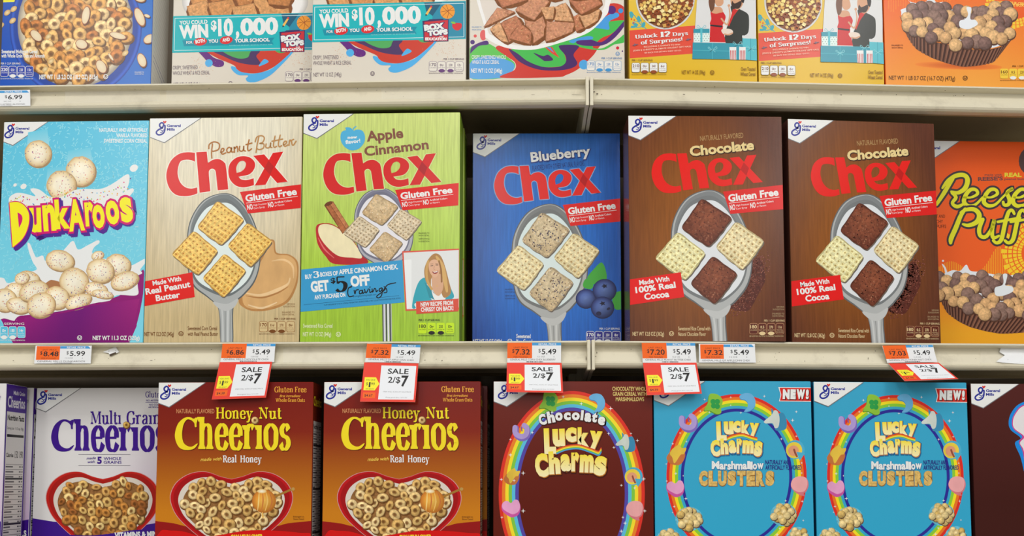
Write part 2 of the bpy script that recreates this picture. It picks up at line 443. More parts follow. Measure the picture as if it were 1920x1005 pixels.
# ------------------------------------------------------------------ boxes
def box_mesh(name, w, d, h, cf, cs, root, mat=PRINT, top=None):
    """a folded carton with softened edges; front -Y"""
    b = .0007
    x, y = w/2, d/2
    V, Fc, cols = [], [], []
    def add(v, f, c):
        o = len(V); V.extend(v); Fc.extend([[i+o for i in q] for q in f]); cols.extend([c]*len(f))
    # rounded vertical edges by bevelled ring
    ring = [(-x+b, -y), (x-b, -y), (x, -y+b), (x, y-b), (x-b, y), (-x+b, y), (-x, y-b), (-x, -y+b)]
    n = len(ring)
    v = [(a, c, b) for a, c in ring]+[(a, c, h-b) for a, c in ring]
    add(v, [[i, (i+1) % n, n+(i+1) % n, n+i] for i in range(n)], None)
    inn = [(a*(1-b/x), c*(1-b/y)) for a, c in ring]
    o = len(V)
    V.extend([(a, c, h) for a, c in inn]+[(a, c, 0) for a, c in inn])
    Fc.extend([[n+i, n+(i+1) % n, o+(i+1) % n, o+i] for i in range(n)])
    Fc.extend([[(i+1) % n, i, o+n+i, o+n+(i+1) % n] for i in range(n)])
    Fc.append([o+i for i in range(n)]); Fc.append([o+n+i for i in range(n)][::-1])
    # glued closure flap on top
    q = len(V); z = h+.0006
    V.extend([(-x+.002, -y*.15, z), (x-.002, -y*.15, z), (x-.002, y-.001, z), (-x+.002, y-.001, z), (-x+.002, -y*.15, h-.0002), (x-.002, -y*.15, h-.0002)])
    Fc.extend([[q, q+1, q+2, q+3], [q+4, q+5, q+1, q]])
    me = bpy.data.meshes.new(name); me.from_pydata(V, [], Fc); me.update()
    me.materials.append(MATS[mat]); me.materials.append(M_PRINT)
    ca = me.color_attributes.new('Col', 'FLOAT_COLOR', 'CORNER')
    tp = top or cs
    for p in me.polygons:
        nx, ny, nz = p.normal
        c = cf if ny < -.5 else (tp if nz > .5 else cs)
        p.material_index = 0 if ny < -.5 else 1
        for li in p.loop_indices:
            cc = c(me.vertices[me.loops[li].vertex_index].co) if callable(c) else c
            ca.data[li].color = (*cc, 1)
    return link(bpy.data.objects.new(name, me), root)

class Carton:
    def __init__(s, kind, label, bl, br, tl_y=None, h=None, back=.004, yaw=None, d=.052, z=None, front=(1, 1, 1), side=(1, 1, 1), group=None, mat=PRINT, top=None, name=None):
        """bl, br: pixels of the lower front corners; tl_y: pixel row of the top left corner"""
        P = at(*bl, back=back)
        yaw = (YAWL if bl[0] < 1105 and br[0] < 1180 else YAWR) if yaw is None else yaw
        ux = np.array([math.cos(yaw), math.sin(yaw), 0]); n = np.array([math.sin(yaw), -math.cos(yaw), 0])
        Q = hit(*br, P, n); w = float(np.dot(Q-P, ux))
        zt = None
        if tl_y is not None: zt = hit(bl[0], tl_y, P, n)[2]
        if z is None: z = zt-h
        if h is None: h = zt-z
        s.w, s.h, s.d, s.z, s.yaw = w-.0006, h, d, z, yaw
        P0 = np.array([P[0], P[1], z])+ux*.0003
        ctr = P0+ux*s.w/2-n*d/2
        s.root = empty(name or 'cereal_box', tuple(ctr), yaw, label, 'cereal box', group)
        w2, d2 = s.w/2, d/2
        s.carton = box_mesh('carton', s.w, d, h, front, side, s.root, mat, top)
        s.F = Face(P0, ux, (0, 0, 1), (.0004, .0004, s.w-.0004, h-.0004), lambda u, v, l: (u-w2, -d2-l, v))
    def grid(s, fn, nx=10, ny=16, mat=PRINT):
        """front background as part of the carton's print; fn(u from left, v from top)"""
        F = s.F; F.cur = 'front_panel'; F.mat = mat
        w, h = s.w, s.h; P, Cs, T = [], [], []
        for j in range(ny+1):
            for i in range(nx+1):
                P.append((.0004+(w-.0008)*i/nx, h-.0004-(h-.0008)*j/ny)); Cs.append(fn(i/nx, j/ny))
        for j in range(ny):
            for i in range(nx):
                a = j*(nx+1)+i; T += [(a, a+nx+1, a+nx+2), (a, a+nx+2, a+1)]
        F.tri(P, T, Cs, uvs=True); F.mat = PRINT
    def side(s, right=True):
        """drawing surface of a side panel in metres: x along depth from the front edge, y up"""
        sg = 1 if right else -1; x = sg*s.w/2; d2 = s.d/2
        G = Face(s.F.P0, s.F.ux, s.F.uz, (.0005, .0005, s.d-.0005, s.h-.0005), lambda u, v, l: (x+sg*l, -d2+u, v))
        G.cur = 'side_panel'
        G.uv = lambda a, b: (G.A[0, 0]*a+G.A[0, 1]*b+G.A[0, 2], G.A[1, 0]*a+G.A[1, 1]*b+G.A[1, 2])
        return G
    def done(s): s.parts = s.F.build(s.root); return s
def copy_box(src, label, bl, yaw, back=.004, z=None, group=None):
    """a copy of the carton with its parts, its lower left front corner where the pixel shows it"""
    c = copy_tree(src.root); P = at(*bl, back=back)
    ux = np.array([math.cos(yaw), math.sin(yaw), 0]); n = np.array([math.sin(yaw), -math.cos(yaw), 0])
    ctr = np.array([P[0], P[1], src.z if z is None else z])+ux*(src.w/2+.0003)-n*src.d/2
    c.location = tuple(ctr); c.rotation_euler = (0, 0, yaw); c['label'] = label
    if group: c['group'] = group
    return c
# ------------------------------------------------------------------ shared printed art
WHT = C(236, 237, 235); BLK = C(25, 22, 22); NAVY = C(45, 45, 135); RED = C(222, 24, 20); GMB = C(45, 52, 150)
def emblem(F, x, y, s=1.0, vis=True):
    """white corner with the blue script G and a red heart; (x,y) is the box corner"""
    A0 = F.A.copy(); F.p('maker_emblem'); q = lambda a, b: (x+a*s, y+b*s)
    def P(*l): return [q(a, b) for a, b in l]
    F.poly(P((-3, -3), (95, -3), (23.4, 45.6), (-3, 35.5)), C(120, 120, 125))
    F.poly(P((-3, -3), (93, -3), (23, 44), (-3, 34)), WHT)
    F.stroke(P((20, 17), (15.5, 15), (14.5, 10.5), (18, 7.3), (21.5, 9), (21.5, 13), (18, 17.5), (13, 20), (9, 23.5), (8.6, 27.3), (12.5, 30), (18, 29), (22, 26), (24, 21), (24.5, 15), (24.3, 12.5)), 3.0*s, GMB)
    F.stroke(P((21.5, 12.5), (24.6, 12.6)), 2.2*s, GMB, smooth=False)
    F.stroke(P((16.5, 21), (19.5, 23), (19, 25), (15.8, 25.5)), 1.5*s, GMB)
    F.stroke(P((19.5, 22.5), (22.5, 20.5)), 1.3*s, GMB)
    F.poly(P((24, 9), (20.9, 5.8), (21.2, 4), (22.8, 3.7), (24, 5.2), (25.3, 3.6), (27, 4), (27.2, 5.8), (24, 9)), C(214, 40, 34))
    F.text('General', x+28*s, y+15*s, 26*s, 4.5*s, 0, GMB, .04)
    F.text('Mills', x+28*s, y+21.8*s, 15*s, 4.5*s, 0, GMB, .04)
    F.A = A0
def badges(F, x, y, w, h, edge, fill, txt, vals, cap='PER 1 CUP SERVING', pill=None, ang=0, line=True, capx=None):
    """row of four little serving tablets"""
    F.p('serving_badges')
    if cap: F.text(cap, capx if capx is not None else x+w*.42, y-3, w*.58, h*.17, ang, txt, .01)
    bw = w/4*.94
    for k in range(4):
        x0 = x+k*w/4
        F.rrect(x0, y, x0+bw, y+h, h*.16, edge); F.rrect(x0+.7, y+.7, x0+bw-.7, y+h-.7, h*.14, fill)
        F.ctext(vals[k], x0+bw/2, y+h*.48, bw*(.8 if k == 0 else .45), h*(.30 if k == 0 else .24), 0, txt, .02)
        F.ctext(['CALORIES', 'SAT FAT', 'SODIUM', 'TOTAL'][k], x0+bw/2, y+h*.68, bw*.78, h*.10, 0, txt)
        if k in (1, 2):
            F.radial(x0+bw/2, y+h*.93, bw*.38, h*.17, 0, ((0, pill or txt), (1, pill or txt)), 14)
        elif k == 3: F.ctext('SUGARS', x0+bw/2, y+h*.86, bw*.78, h*.10, 0, txt)
    if line: F.text('SEE NUTRITION FACTS FOR "AS PREPARED" INFORMATION', x, y+h*1.24, w*.97, h*.11, ang, txt)
def okmark(F, x, y, r, col):
    F.p('certification_mark')
    F.stroke([(x+r*math.cos(R(a)), y+r*math.sin(R(a))) for a in range(0, 360, 30)], r*.3, col, closed=True)
    F.stroke([(x-r*.4, y-r*.4), (x-r*.35, y+r*.3), (x+r*.35, y+r*.3), (x+r*.4, y-r*.4)], r*.26, col)
def ring(F, x, y, r, rot=0, sq=.85, base=C(214, 170, 98), dark=C(120, 72, 24), hole=C(110, 66, 28), hi=1.25):
    F.radial(x+r*.12, y+r*.18, r*1.1, r*sq*1.12, rot, ((0, C(96, 58, 24)), (1, C(116, 76, 36))), 16)
    F.radial(x, y, r, r*sq, rot, ((.30, mixc(base, dark, .65)), (.48, mulc(base, 1.12)), (.66, mulc(base, hi)), (.86, base), (1, mixc(base, dark, .6))), 18, lx=.22, wob=.03)
    F.radial(x, y, r*.36, r*.36*sq, rot, ((0, hole), (1, mixc(base, dark, .75))), 12, wob=.1)
def rings_in(F, pts, r, pal, seed=1):
    rnd = random.Random(seed)
    F.mat = FOOD
    for x, y in pts:
        b = rnd.choice(pal); ring(F, x, y, r*rnd.uniform(.85, 1.1), rnd.uniform(0, 180), rnd.uniform(.62, .98), b)
    F.mat = PRINT
def scatter(inside, bbox, dist, n=4000, seed=3):
    rnd = random.Random(seed); out = []
    for _ in range(n):
        x = rnd.uniform(bbox[0], bbox[2]); y = rnd.uniform(bbox[1], bbox[3])
        if inside(x, y) and all((x-a)**2+(y-b)**2 > dist*dist for a, b in out): out.append((x, y))
    return sorted(out, key=lambda p: (p[1]+rnd.uniform(-9, 9)))
def puff(F, x, y, r, col, ry=None):
    F.radial(x+r*.08, y+r*.14, r*1.07, (ry or r)*1.07, 0, ((0, C(70, 45, 35)), (1, C(95, 62, 48))), 16)
    F.radial(x, y, r, ry or r, 0, ((0, mulc(col, 1.12)), (.55, col), (.85, mulc(col, .82)), (1, mulc(col, .55))), 20, lx=.22, wob=.02)
def square_cereal(F, q, base, dot, hi, seed=1, dots=True, crumb=None, edge=None, n=(7, 6)):
    """woven cereal square; q = corner pixels T R B L"""
    rnd = random.Random(seed); F.mat = FOOD
    T_, R_, B_, L_ = [np.array(p, float) for p in q]; ctr = (T_+R_+B_+L_)/4
    def pt(u, v): return (T_*(1-u)+R_*u)*(1-v)+(L_*(1-u)+B_*u)*v
    out = []
    for a, b in ((T_, R_), (R_, B_), (B_, L_), (L_, T_)):
        for k in range(7):
            t = k/7; p = a+(b-a)*t; d = (p-ctr)/np.linalg.norm(p-ctr)
            o = (.0 if k == 0 else 1.3)*rnd.uniform(-.2, 1.0); rr = -2.2 if k == 0 else 0
            out.append(tuple(p+d*(o+rr)))
    F.poly([(x+1.2, y+2.2) for x, y in out], C(110, 100, 90), smooth=True, seg=2)
    F.poly(out, edge or mulc(base, .72), smooth=True, seg=2)
    F.grid([tuple(ctr+(pt(*a)-ctr)*.93) for a in ((0, 0), (1, 0), (1, 1), (0, 1))],
           lambda u, v: mulc(mixc(base, hi, max(0, .9-abs(u-.4)-abs(v-.35))), rnd.uniform(.9, 1.08)), 9, 9)
    if dots:
        nx, ny = n
        k9 = lambda p: tuple(ctr+(np.array(p)-ctr)*.95)
        for ps in (0, 1):
            for i in range((nx if ps else ny)+1):
                t = .02+.96*i/(nx if ps else ny)
                LN = [pt(t, w_) if ps else pt(w_, t) for w_ in (0.01, .25, .5, .75, .99)]
                F.stroke([k9(p+np.array([rnd.uniform(-.5, .5), rnd.uniform(-.5, .5)])) for p in LN], [1.5, 2.2, 1.6, 2.3, 1.5], mulc(hi, rnd.uniform(.95, 1.08)), seg=3)
        F.hold()
        for j in range(ny):
            for i in range(nx):
                p = k9(pt((i+.5)/nx, (j+.5)/ny))
                F.radial(p[0]+rnd.uniform(-.5, .5), p[1]+rnd.uniform(-.4, .4), 2.1*rnd.uniform(.75, 1.2), 1.5*rnd.uniform(.8, 1.2), 25, ((0, dot), (.5, mixc(dot, base, .2)), (1, mixc(dot, base, .75))), 8)
        F.hold(False)
    if crumb:
        F.hold()
        for _ in range(170):
            u, v = rnd.uniform(.03, .97), rnd.uniform(.03, .97); p = pt(u, v)
            F.radial(p[0], p[1], rnd.uniform(.7, 2.0), rnd.uniform(.6, 1.3), rnd.uniform(0, 180), ((0, rnd.choice(crumb)), (1, rnd.choice(crumb))), 6)
        F.hold(False)
    F.mat = PRINT
def spoon(F, kinds, handle=True, milk=C(226, 238, 236), rim=C(120, 128, 130)):
    """the spoon with four cereal squares, traced in the frame of the peanut butter box"""
    F.p('spoon_picture')
    F.poly([(421, 362), (449, 374), (472, 405), (487, 450), (488, 492), (478, 528), (458, 553), (441, 568), (437, 590), (436, 650), (415, 650), (411, 590), (405, 572), (388, 557), (363, 537), (352, 505), (350, 455), (357, 412), (382, 375)], mulc(rim, .55), smooth=True)
    F.poly([(421, 363.5), (448, 376), (470, 406), (485, 450), (486, 492), (476, 526), (456, 551), (439, 567), (435, 590), (434.5, 650), (416.5, 650), (412.5, 590), (406, 571), (389, 555), (365, 535), (354, 505), (352, 455), (359, 412), (384, 376)], mixc(rim, WHT, .35), smooth=True)
    F.poly([(421, 364.5), (446, 377), (468, 407), (482, 448), (470, 470), (380, 480), (358, 450), (362, 412), (385, 378)], mulc(rim, .95), smooth=True)
    F.poly([(420, 372), (444, 385), (464, 415), (478, 455), (480, 490), (470, 522), (448, 545), (425, 556), (395, 548), (368, 530), (357, 500), (357, 455), (364, 418), (386, 384)], mulc(rim, .8), smooth=True)
    F.poly([(419, 380), (440, 388), (460, 415), (474, 455), (477, 490), (467, 520), (447, 541), (425, 551), (397, 543), (371, 526), (360, 498), (360, 455), (367, 420), (388, 390)], milk, smooth=True)
    for x, c, w in ((413.8, .6, 1.2), (418, 1.15, 3), (422.5, .55, 1.3), (427, 1.2, 3.6), (431.5, .62, 1.4)):
        F.stroke([(x+(x-424)*.5, 572), (x+(x-424)*.15, 590), (x, 620), (x, 652)], w, mulc(mixc(rim, WHT, .45), c), caps=False)
    F.poly([(400, 566), (425, 570), (446, 560), (440, 575), (425, 583), (410, 578)], mixc(rim, WHT, .5), smooth=True)
    Q = [[(407, 376), (459, 412), (416, 461), (369, 427)], [(463.7, 417), (511.7, 453), (920/4.37+260, 502), (426, 462)],
         [(363, 432), (410, 471), (372, 517), (321, 478)], [(420, 475), (462.5, 508), (420, 559), (379, 523)]]
    for q, k in zip(Q, kinds):
        F.p('spoon_picture'); square_cereal(F, q, **k)
def spoon_aff(F, T_, B_, L_, R__):
    F.aff([(407, 376), (420, 559), (321, 478), (511.7, 453)], [T_, B_, L_, R__])
def zz(fx, ox, oy): return lambda l: [(ox+a/fx, oy+b/fx) for a, b in l]
def chex_word(F, col=RED, dk=C(190, 26, 26), halo=None):
    """the four big letters, traced in the frame of the peanut butter box"""
    F.p('title_lettering'); q = zz(4.37, 260, 210)
    c = q([(462, 335), (462, 335), (400, 330), (330, 345), (265, 400), (230, 490), (232, 570), (262, 640), (310, 680), (370, 690), (430, 685), (482, 668), (482, 668), (480, 618), (480, 618), (430, 628), (380, 615), (340, 575), (320, 510), (325, 450), (345, 405), (385, 392), (430, 395), (462, 408), (462, 408)])
    h = q([(472, 330), (472, 330), (558, 325), (558, 325), (568, 418), (568, 418), (610, 392), (660, 387), (700, 412), (716, 450), (735, 635), (735, 635), (648, 642), (648, 642), (635, 520), (628, 480), (605, 465), (580, 478), (576, 515), (588, 650), (588, 650), (500, 662), (500, 662)])
    e = q([(945, 600), (945, 600), (900, 612), (850, 618), (795, 602), (750, 555), (735, 490), (748, 425), (795, 378), (855, 362), (915, 375), (952, 415), (948, 465), (905, 512), (818, 530), (818, 530), (840, 552), (885, 558), (943, 543), (943, 543)])
    eh = q([(803, 500), (803, 500), (800, 455), (822, 412), (855, 400), (878, 420), (870, 460), (840, 488)])
    xa = q([(940, 360), (1028, 347), (1222, 572), (1135, 582)]); xb = q([(1100, 335), (1185, 325), (1040, 597), (952, 603)])
    xd = q([(1064, 397), (1108, 447), (1078, 517), (1030, 463)])
    if halo:
        for pl, cl in ((c, 1), (h, 1), (e, 1), (xa, 0), (xb, 0)):
            F.stroke(pl, 3.4, halo, smooth=bool(cl), closed=True)
    F.poly(c, col, smooth=True); F.poly(h, col, smooth=True); F.poly(e, col, smooth=True, holes=[eh])
    F.poly(xa, col); F.poly(xb, col); F.poly(xd, dk)
def chex_aff(F, cl, cb, tr, br):
    F.aff([(313, 324), (345, 368), (531, 284.5), (540, 340)], [cl, cb, tr, br])
def gluten_banner(F, corners):
    F.aff([(450, 360), (566, 345.5), (565.5, 390), (464.8, 400.4)], corners)
    F.p('gluten_free_banner')
    F.poly([(450, 360), (568, 345.3), (568, 389.7), (464.8, 400.4)], C(222, 34, 30))
    F.text('Gluten Free', 461, 378.2, 97, 12.2, 8, WHT, .035)
    F.stroke([(462, 381), (558, 368.2)], .9, WHT, smooth=False)
    F.text('NO', 464, 393.5, 10.5, 9.4, 7, WHT, .03); F.text('NO', 503, 389, 10.5, 9.4, 7, WHT, .03)
    F.text('High Fructose', 475.6, 386.6, 25, 3.4, 8, WHT); F.text('Corn Syrup', 475.8, 392.4, 21, 3.4, 8, WHT)
    F.text('Artificial Colors', 514.8, 381.9, 33, 3.6, 8, WHT, .01); F.text('or Flavors', 515.4, 387.5, 18, 3.4, 8, WHT)
    F.reset()
GOLD = dict(base=C(232, 178, 82), dot=C(158, 92, 30), hi=C(250, 212, 118))
PALE = dict(base=C(226, 204, 148), dot=C(160, 118, 66), hi=C(244, 230, 184))
RICE = dict(base=C(206, 184, 148), dot=C(140, 112, 80), hi=C(228, 212, 182))
COCOA = dict(base=C(112, 58, 40), dot=C(60, 25, 18), hi=C(150, 84, 56), dots=False, crumb=[C(84, 38, 28), C(140, 78, 56), C(168, 110, 82), C(62, 26, 20), C(116, 58, 42)])
SUGAR = dict(base=C(206, 176, 132), dot=C(150, 110, 70), hi=C(224, 200, 160), dots=False, crumb=[C(226, 204, 168), C(188, 152, 108), C(240, 226, 200), C(176, 136, 92)])
BERRY = dict(base=C(204, 180, 140), dot=C(150, 110, 70), hi=C(222, 204, 168), dots=False, crumb=[C(222, 204, 168), C(188, 156, 114), C(238, 228, 206), C(60, 52, 66), C(200, 172, 128), C(120, 84, 90)])

# ================================================================== MIDDLE SHELF
# --- blue box with falling speckled balls
def sprinkle_ball(F, x, y, r, seed=0, sq=1.0, rot=0):
    rnd = random.Random(seed)
    F.mat = WASH
    F.radial(x+r*.06, y+r*.08, r*1.03, r*1.03*sq, rot, ((0, C(180, 150, 110)), (1, C(170, 140, 104))), 22)
    F.radial(x, y, r, r*sq, rot, ((0, C(252, 246, 228)), (.5, C(250, 240, 214)), (.82, C(238, 216, 172)), (1, C(206, 170, 118))), 26, lx=.05, wob=.03)
    F.hold()
    for _ in range(int(r*1.7)):
        a = rnd.uniform(0, 6.28); q = r*.92*math.sqrt(rnd.random())
        F.radial(x+q*math.cos(a), y+q*math.sin(a)*sq, rnd.uniform(.6, 1.5), rnd.uniform(.5, 1.0), rnd.uniform(0, 180),
                 ((0, rnd.choice([C(236, 160, 60), C(220, 110, 140), C(70, 90, 160), C(240, 190, 90), C(90, 110, 170), C(230, 130, 120), C(180, 150, 110)])),)*1+((1, rnd.choice([C(236, 170, 80), C(214, 120, 150), C(80, 100, 160)])),), 7)
    F.hold(False); F.mat = PRINT
b1 = Carton('cereal_box', 'light blue cereal box with a purple bowl of speckled balls and bulging yellow lettering', (-9, 641), (268.5, 638), 229, z=ZB, front=C(104, 206, 232), side=C(110, 200, 226))
F = b1.F; b1.grid(lambda u, v: mixc(C(92, 196, 228), C(128, 216, 236), min(1, v*1.2)))
rnd = random.Random(5); F.p('front_panel')
V_, T_ = [], []
for _ in range(2300):
    x, y = rnd.uniform(-2, 286), rnd.uniform(226, 640); a = rnd.choice([20, 75, 130, 165, 100])+rnd.uniform(-12, 12)
    dx, dy = math.cos(R(a)), math.sin(R(a)); L = 2.6; wv = .55; b = len(V_)
    V_ += [(x-dx*L-dy*wv, y-dy*L+dx*wv), (x+dx*L-dy*wv, y+dy*L+dx*wv), (x+dx*L+dy*wv, y+dy*L-dx*wv), (x-dx*L+dy*wv, y-dy*L-dx*wv)]
    T_ += [(b, b+1, b+2), (b, b+2, b+3)]
F.tri(V_, T_, C(150, 224, 240))
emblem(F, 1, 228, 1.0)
F.p('flavour_text')
for i, (t, x, w) in enumerate((('NATURALLY AND ARTIFICIALLY', 186, 91), ('VANILLA FLAVORED', 218, 58), ('SWEETENED CORN CEREAL', 195, 81))):
    F.text(t, x, 247+i*10.2, w, 6.8, 0, WHT, .02)
F.p('cereal_picture')
for (x, y, w1) in ((72, 250, 24), (150, 285, 28), (110, 318, 26)):
    F.grid([(x-w1*.8, y-2), (x+w1*.7, y-8), (x+w1*.95, y+40), (x-w1*.95, y+40)], lambda u, v: mixc(C(112, 206, 232), C(190, 230, 236), v*.8), 4, 6)
sprinkle_ball(F, 71, 288, 25, 1); sprinkle_ball(F, 151, 321, 28, 2)
sprinkle_ball(F, 115, 347, 27.5, 3)
# white speckled splash behind the name
F.p('splash_picture')
q = zz(4.37, 0, 210)
F.poly(q([(75, 705), (130, 665), (200, 668), (290, 690), (250, 640), (275, 625), (330, 640), (400, 690), (480, 700), (560, 670), (610, 640), (700, 630), (800, 632), (870, 615), (950, 570), (1030, 515), (1060, 520), (1058, 580), (1040, 640), (1085, 625), (1095, 650), (1060, 700), (1080, 760), (600, 800), (300, 800), (100, 760)]), WHT, smooth=True)
for cx, cy, r in ((1097, 460, 8), (193, 610, 6), (124, 598, 3.5)): F.disc(cx/4.37, 210+cy/4.37, r, WHT, ry=r*.8, rot=-30)
rnd = random.Random(9); cc = [C(226, 40, 120), C(240, 160, 60), C(110, 190, 230), C(150, 205, 90), C(245, 225, 90), C(130, 60, 150)]
F.hold()
for _ in range(95):
    u = rnd.random(); x = 20+u*225; yy = 362+8*math.sin(u*9)-(u > .7)*(u-.7)*110; F.disc(x, yy+rnd.uniform(0, 18), 1.25, rnd.choice(cc), n=8)
F.hold(False)
# the bowl at the bottom
F.p('bowl_picture')
q = zz(4.37, 0, 430)
PUR = C(146, 28, 118)
F.poly(q([(-20, 640), (200, 700), (560, 660), (800, 590), (1000, 530), (1150, 350), (1180, 340), (1180, 400), (1168, 560), (1120, 780), (1060, 930), (100, 930), (30, 780), (0, 730), (-20, 720)]), PUR, smooth=True)
F.grid([(48, 592), (262, 560), (244, 642), (30, 642)], lambda u, v: mixc(mixc(C(112, 24, 120), C(158, 34, 124), abs(u-.45)*2), C(96, 18, 100), v*.5), 8, 6)
F.poly(q([(-20, 930), (-20, 740), (20, 770), (60, 850), (105, 930)]), C(112, 206, 232)); F.poly(q([(1180, 930), (1060, 930), (1130, 770), (1165, 600), (1180, 480)]), C(128, 214, 236))
milk = C(236, 238, 238)
F.poly(q([(225, 120), (245, 118), (280, 200), (300, 230), (350, 215), (375, 260), (450, 250), (540, 150), (600, 95), (640, 165), (720, 130), (800, 90), (815, 110), (770, 150), (760, 200), (850, 240), (1000, 240), (1060, 300), (1190, 240), (1190, 275), (1150, 330), (1165, 360), (1120, 390), (1130, 470), (1120, 540), (960, 540), (880, 600), (800, 600), (500, 670), (200, 705), (160, 720), (125, 750), (40, 730), (-20, 715), (-20, 430), (30, 400), (60, 440), (130, 420), (200, 360), (300, 330), (270, 270), (240, 190)]), milk, smooth=True)
F.poly(q([(300, 400), (330, 410), (370, 440), (420, 415), (500, 440), (470, 500), (400, 490), (340, 450)]), C(176, 120, 80), smooth=True)
for i, (x, y, r, s_) in enumerate(((230, 410, 22, .75), (180, 400, 14, .8), (490, 255, 27, .72), (800, 215, 12, .7), (965, 290, 24, .85), (1020, 420, 27, .6), (820, 340, 26, .88), (110, 510, 20, .8), (40, 580, 22, 1), (605, 430, 27, 1), (150, 625, 23, .65), (275, 505, 28, .68), (465, 560, 23, .95), (335, 620, 27, .85), (785, 490, 22, .6), (640, 590, 26, .5), (840, 530, 20, .4))):
    sprinkle_ball(F, x/4.37, 430+y/4.37, r, 20+i, s_, rot=-20 if i % 2 else 10)
F.poly(q([(120, 755), (165, 708), (300, 712), (520, 672), (760, 612), (1130, 545), (1130, 560), (880, 610), (800, 608), (700, 640), (500, 690), (200, 722)]), PUR, smooth=True)
# bulging name
F.p('title_lettering'); MG = C(214, 24, 116); VI = C(84, 40, 148); YE = C(250, 240, 40)
LT = [('u', 55, 389, 78, 437, 2), ('n', 80, 383, 105, 434, 4), ('k', 103, 373, 131, 430, 4), ('A', 127, 373, 158, 434, 5), ('r', 159, 378, 176, 425, 4), ('o', 173, 383, 197, 429, 6), ('o', 198, 375, 224, 422, 8), ('s', 225, 369, 249, 418, 8)]
for ch, x0, y0, x1, y1, a in LT: F.gbox(ch, x0, y0, x1, y1, VI, .06, ((VI, .05, 6, 6), (VI, .05, 3.5, 4), (VI, .06, 1.5, 2)), a)
for ch, x0, y0, x1, y1, a in LT: F.gbox(ch, x0-1, y0-1, x1+1, y1+1, MG, .06, ((MG, .03, 0, 0),), a)
for ch, x0, y0, x1, y1, a in LT: F.gbox(ch, x0+.6, y0+.6, x1-.6, y1-.6, YE, .045, (), a)
DO = [(18, 380), (18, 380), (34, 379), (48, 388), (55, 405), (52, 428), (42, 448), (24, 464), (24, 464)]
for dx, dy, cl in ((6, 6, VI), (3.5, 4, VI)): F.stroke([(a+dx, b+dy) for a, b in DO], 3.4, cl, closed=True); F.poly([(a+dx, b+dy) for a, b in DO], cl, smooth=True)
F.stroke(DO, 3.4, MG, closed=True); F.poly(DO, YE, smooth=True, holes=[[(33, 398), (33, 398), (41, 404), (42, 414), (36, 428), (36, 428)]]); F.poly([(33, 398), (33, 398), (41, 404), (42, 414), (36, 428), (36, 428)], MG, smooth=True)
F.text('TM', 253, 427, 6, 2.5, 0, WHT)
badges(F, -16, 612, 65, 22, WHT, C(96, 198, 228), WHT, ['130', '0g', '180', '14g'], capx=8, cap='SERVING', pill=WHT)
okmark(F, 149.5, 633.5, 4, WHT); F.text('NET WT 11.3 OZ (320g)', 174, 637.5, 88, 7.6, 0, WHT, .03)
b1.done()

# --- tan box: golden squares
b2 = Carton('cereal_box', 'tan cereal box with golden squares on a spoon beside peanut butter', (268.5, 638.5), (561, 637), 222, z=ZB, front=C(214, 194, 150), side=C(196, 170, 120), mat=WOOD, group=None)
F = b2.F
b2.grid(lambda u, v: mixc(mixc(C(236, 230, 208), C(206, 184, 138), min(1, max(0, v*1.25-.1))), C(200, 178, 130), max(0, abs(u-.5)-.32)*1.8), 12, 18, WOOD)
F.p('peanut_butter_picture'); F.mat = WASH; q = zz(4.37, 260, 430)
F.poly(q([(1040, 100), (1110, 90), (1130, 190), (1230, 205), (1300, 260), (1310, 360), (1290, 480), (1220, 600), (1080, 660), (940, 670), (860, 640), (820, 590), (850, 480), (950, 320), (1020, 200)]), C(186, 134, 78), smooth=True)
F.poly(q([(1045, 110), (1100, 100), (1120, 200), (1225, 215), (1285, 265), (1298, 360), (1275, 470), (1205, 585), (1075, 640), (940, 652), (870, 625), (850, 560), (870, 480), (960, 330), (1030, 210)]), C(216, 170, 112), smooth=True)
F.stroke(q([(870, 520), (1000, 540), (1130, 500), (1220, 450), (1240, 400)]), [2, 5, 7, 4, 2], C(236, 200, 150)); F.stroke(q([(880, 545), (1010, 560), (1140, 520), (1225, 470)]), [1, 3, 3, 1], C(176, 124, 72))
F.stroke(q([(1090, 260), (1190, 250), (1260, 300), (1270, 400)]), [1, 4, 4, 1], C(234, 196, 144)); F.stroke(q([(900, 620), (1010, 645), (1130, 600)]), [2, 4, 2], C(236, 204, 158)); F.mat = PRINT
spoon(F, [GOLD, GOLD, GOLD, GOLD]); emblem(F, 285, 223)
chex_word(F, halo=C(244, 238, 224))
F.p('flavour_lettering'); BR = C(176, 112, 48); q = zz(4.37, 260, 210); BR2 = C(190, 140, 84)
for sk in ([(600, 378), (598, 330), (605, 262)], [(575, 300), (580, 265), (620, 245), (660, 262), (655, 305), (615, 322), (600, 318)],
           [(672, 330), (690, 325), (700, 305), (685, 300), (675, 320), (685, 345), (715, 335)], [(760, 300), (740, 290), (722, 310), (730, 332), (752, 325), (762, 292), (760, 325), (775, 328)],
           [(785, 330), (783, 285), (788, 300), (805, 282), (812, 300), (812, 325)], [(828, 282), (826, 312), (842, 322), (858, 310), (862, 278), (862, 312), (875, 320)], [(905, 228), (893, 290), (900, 318), (925, 302)], [(880, 268), (928, 255)]):
    F.stroke(q(sk), 2.5, BR)
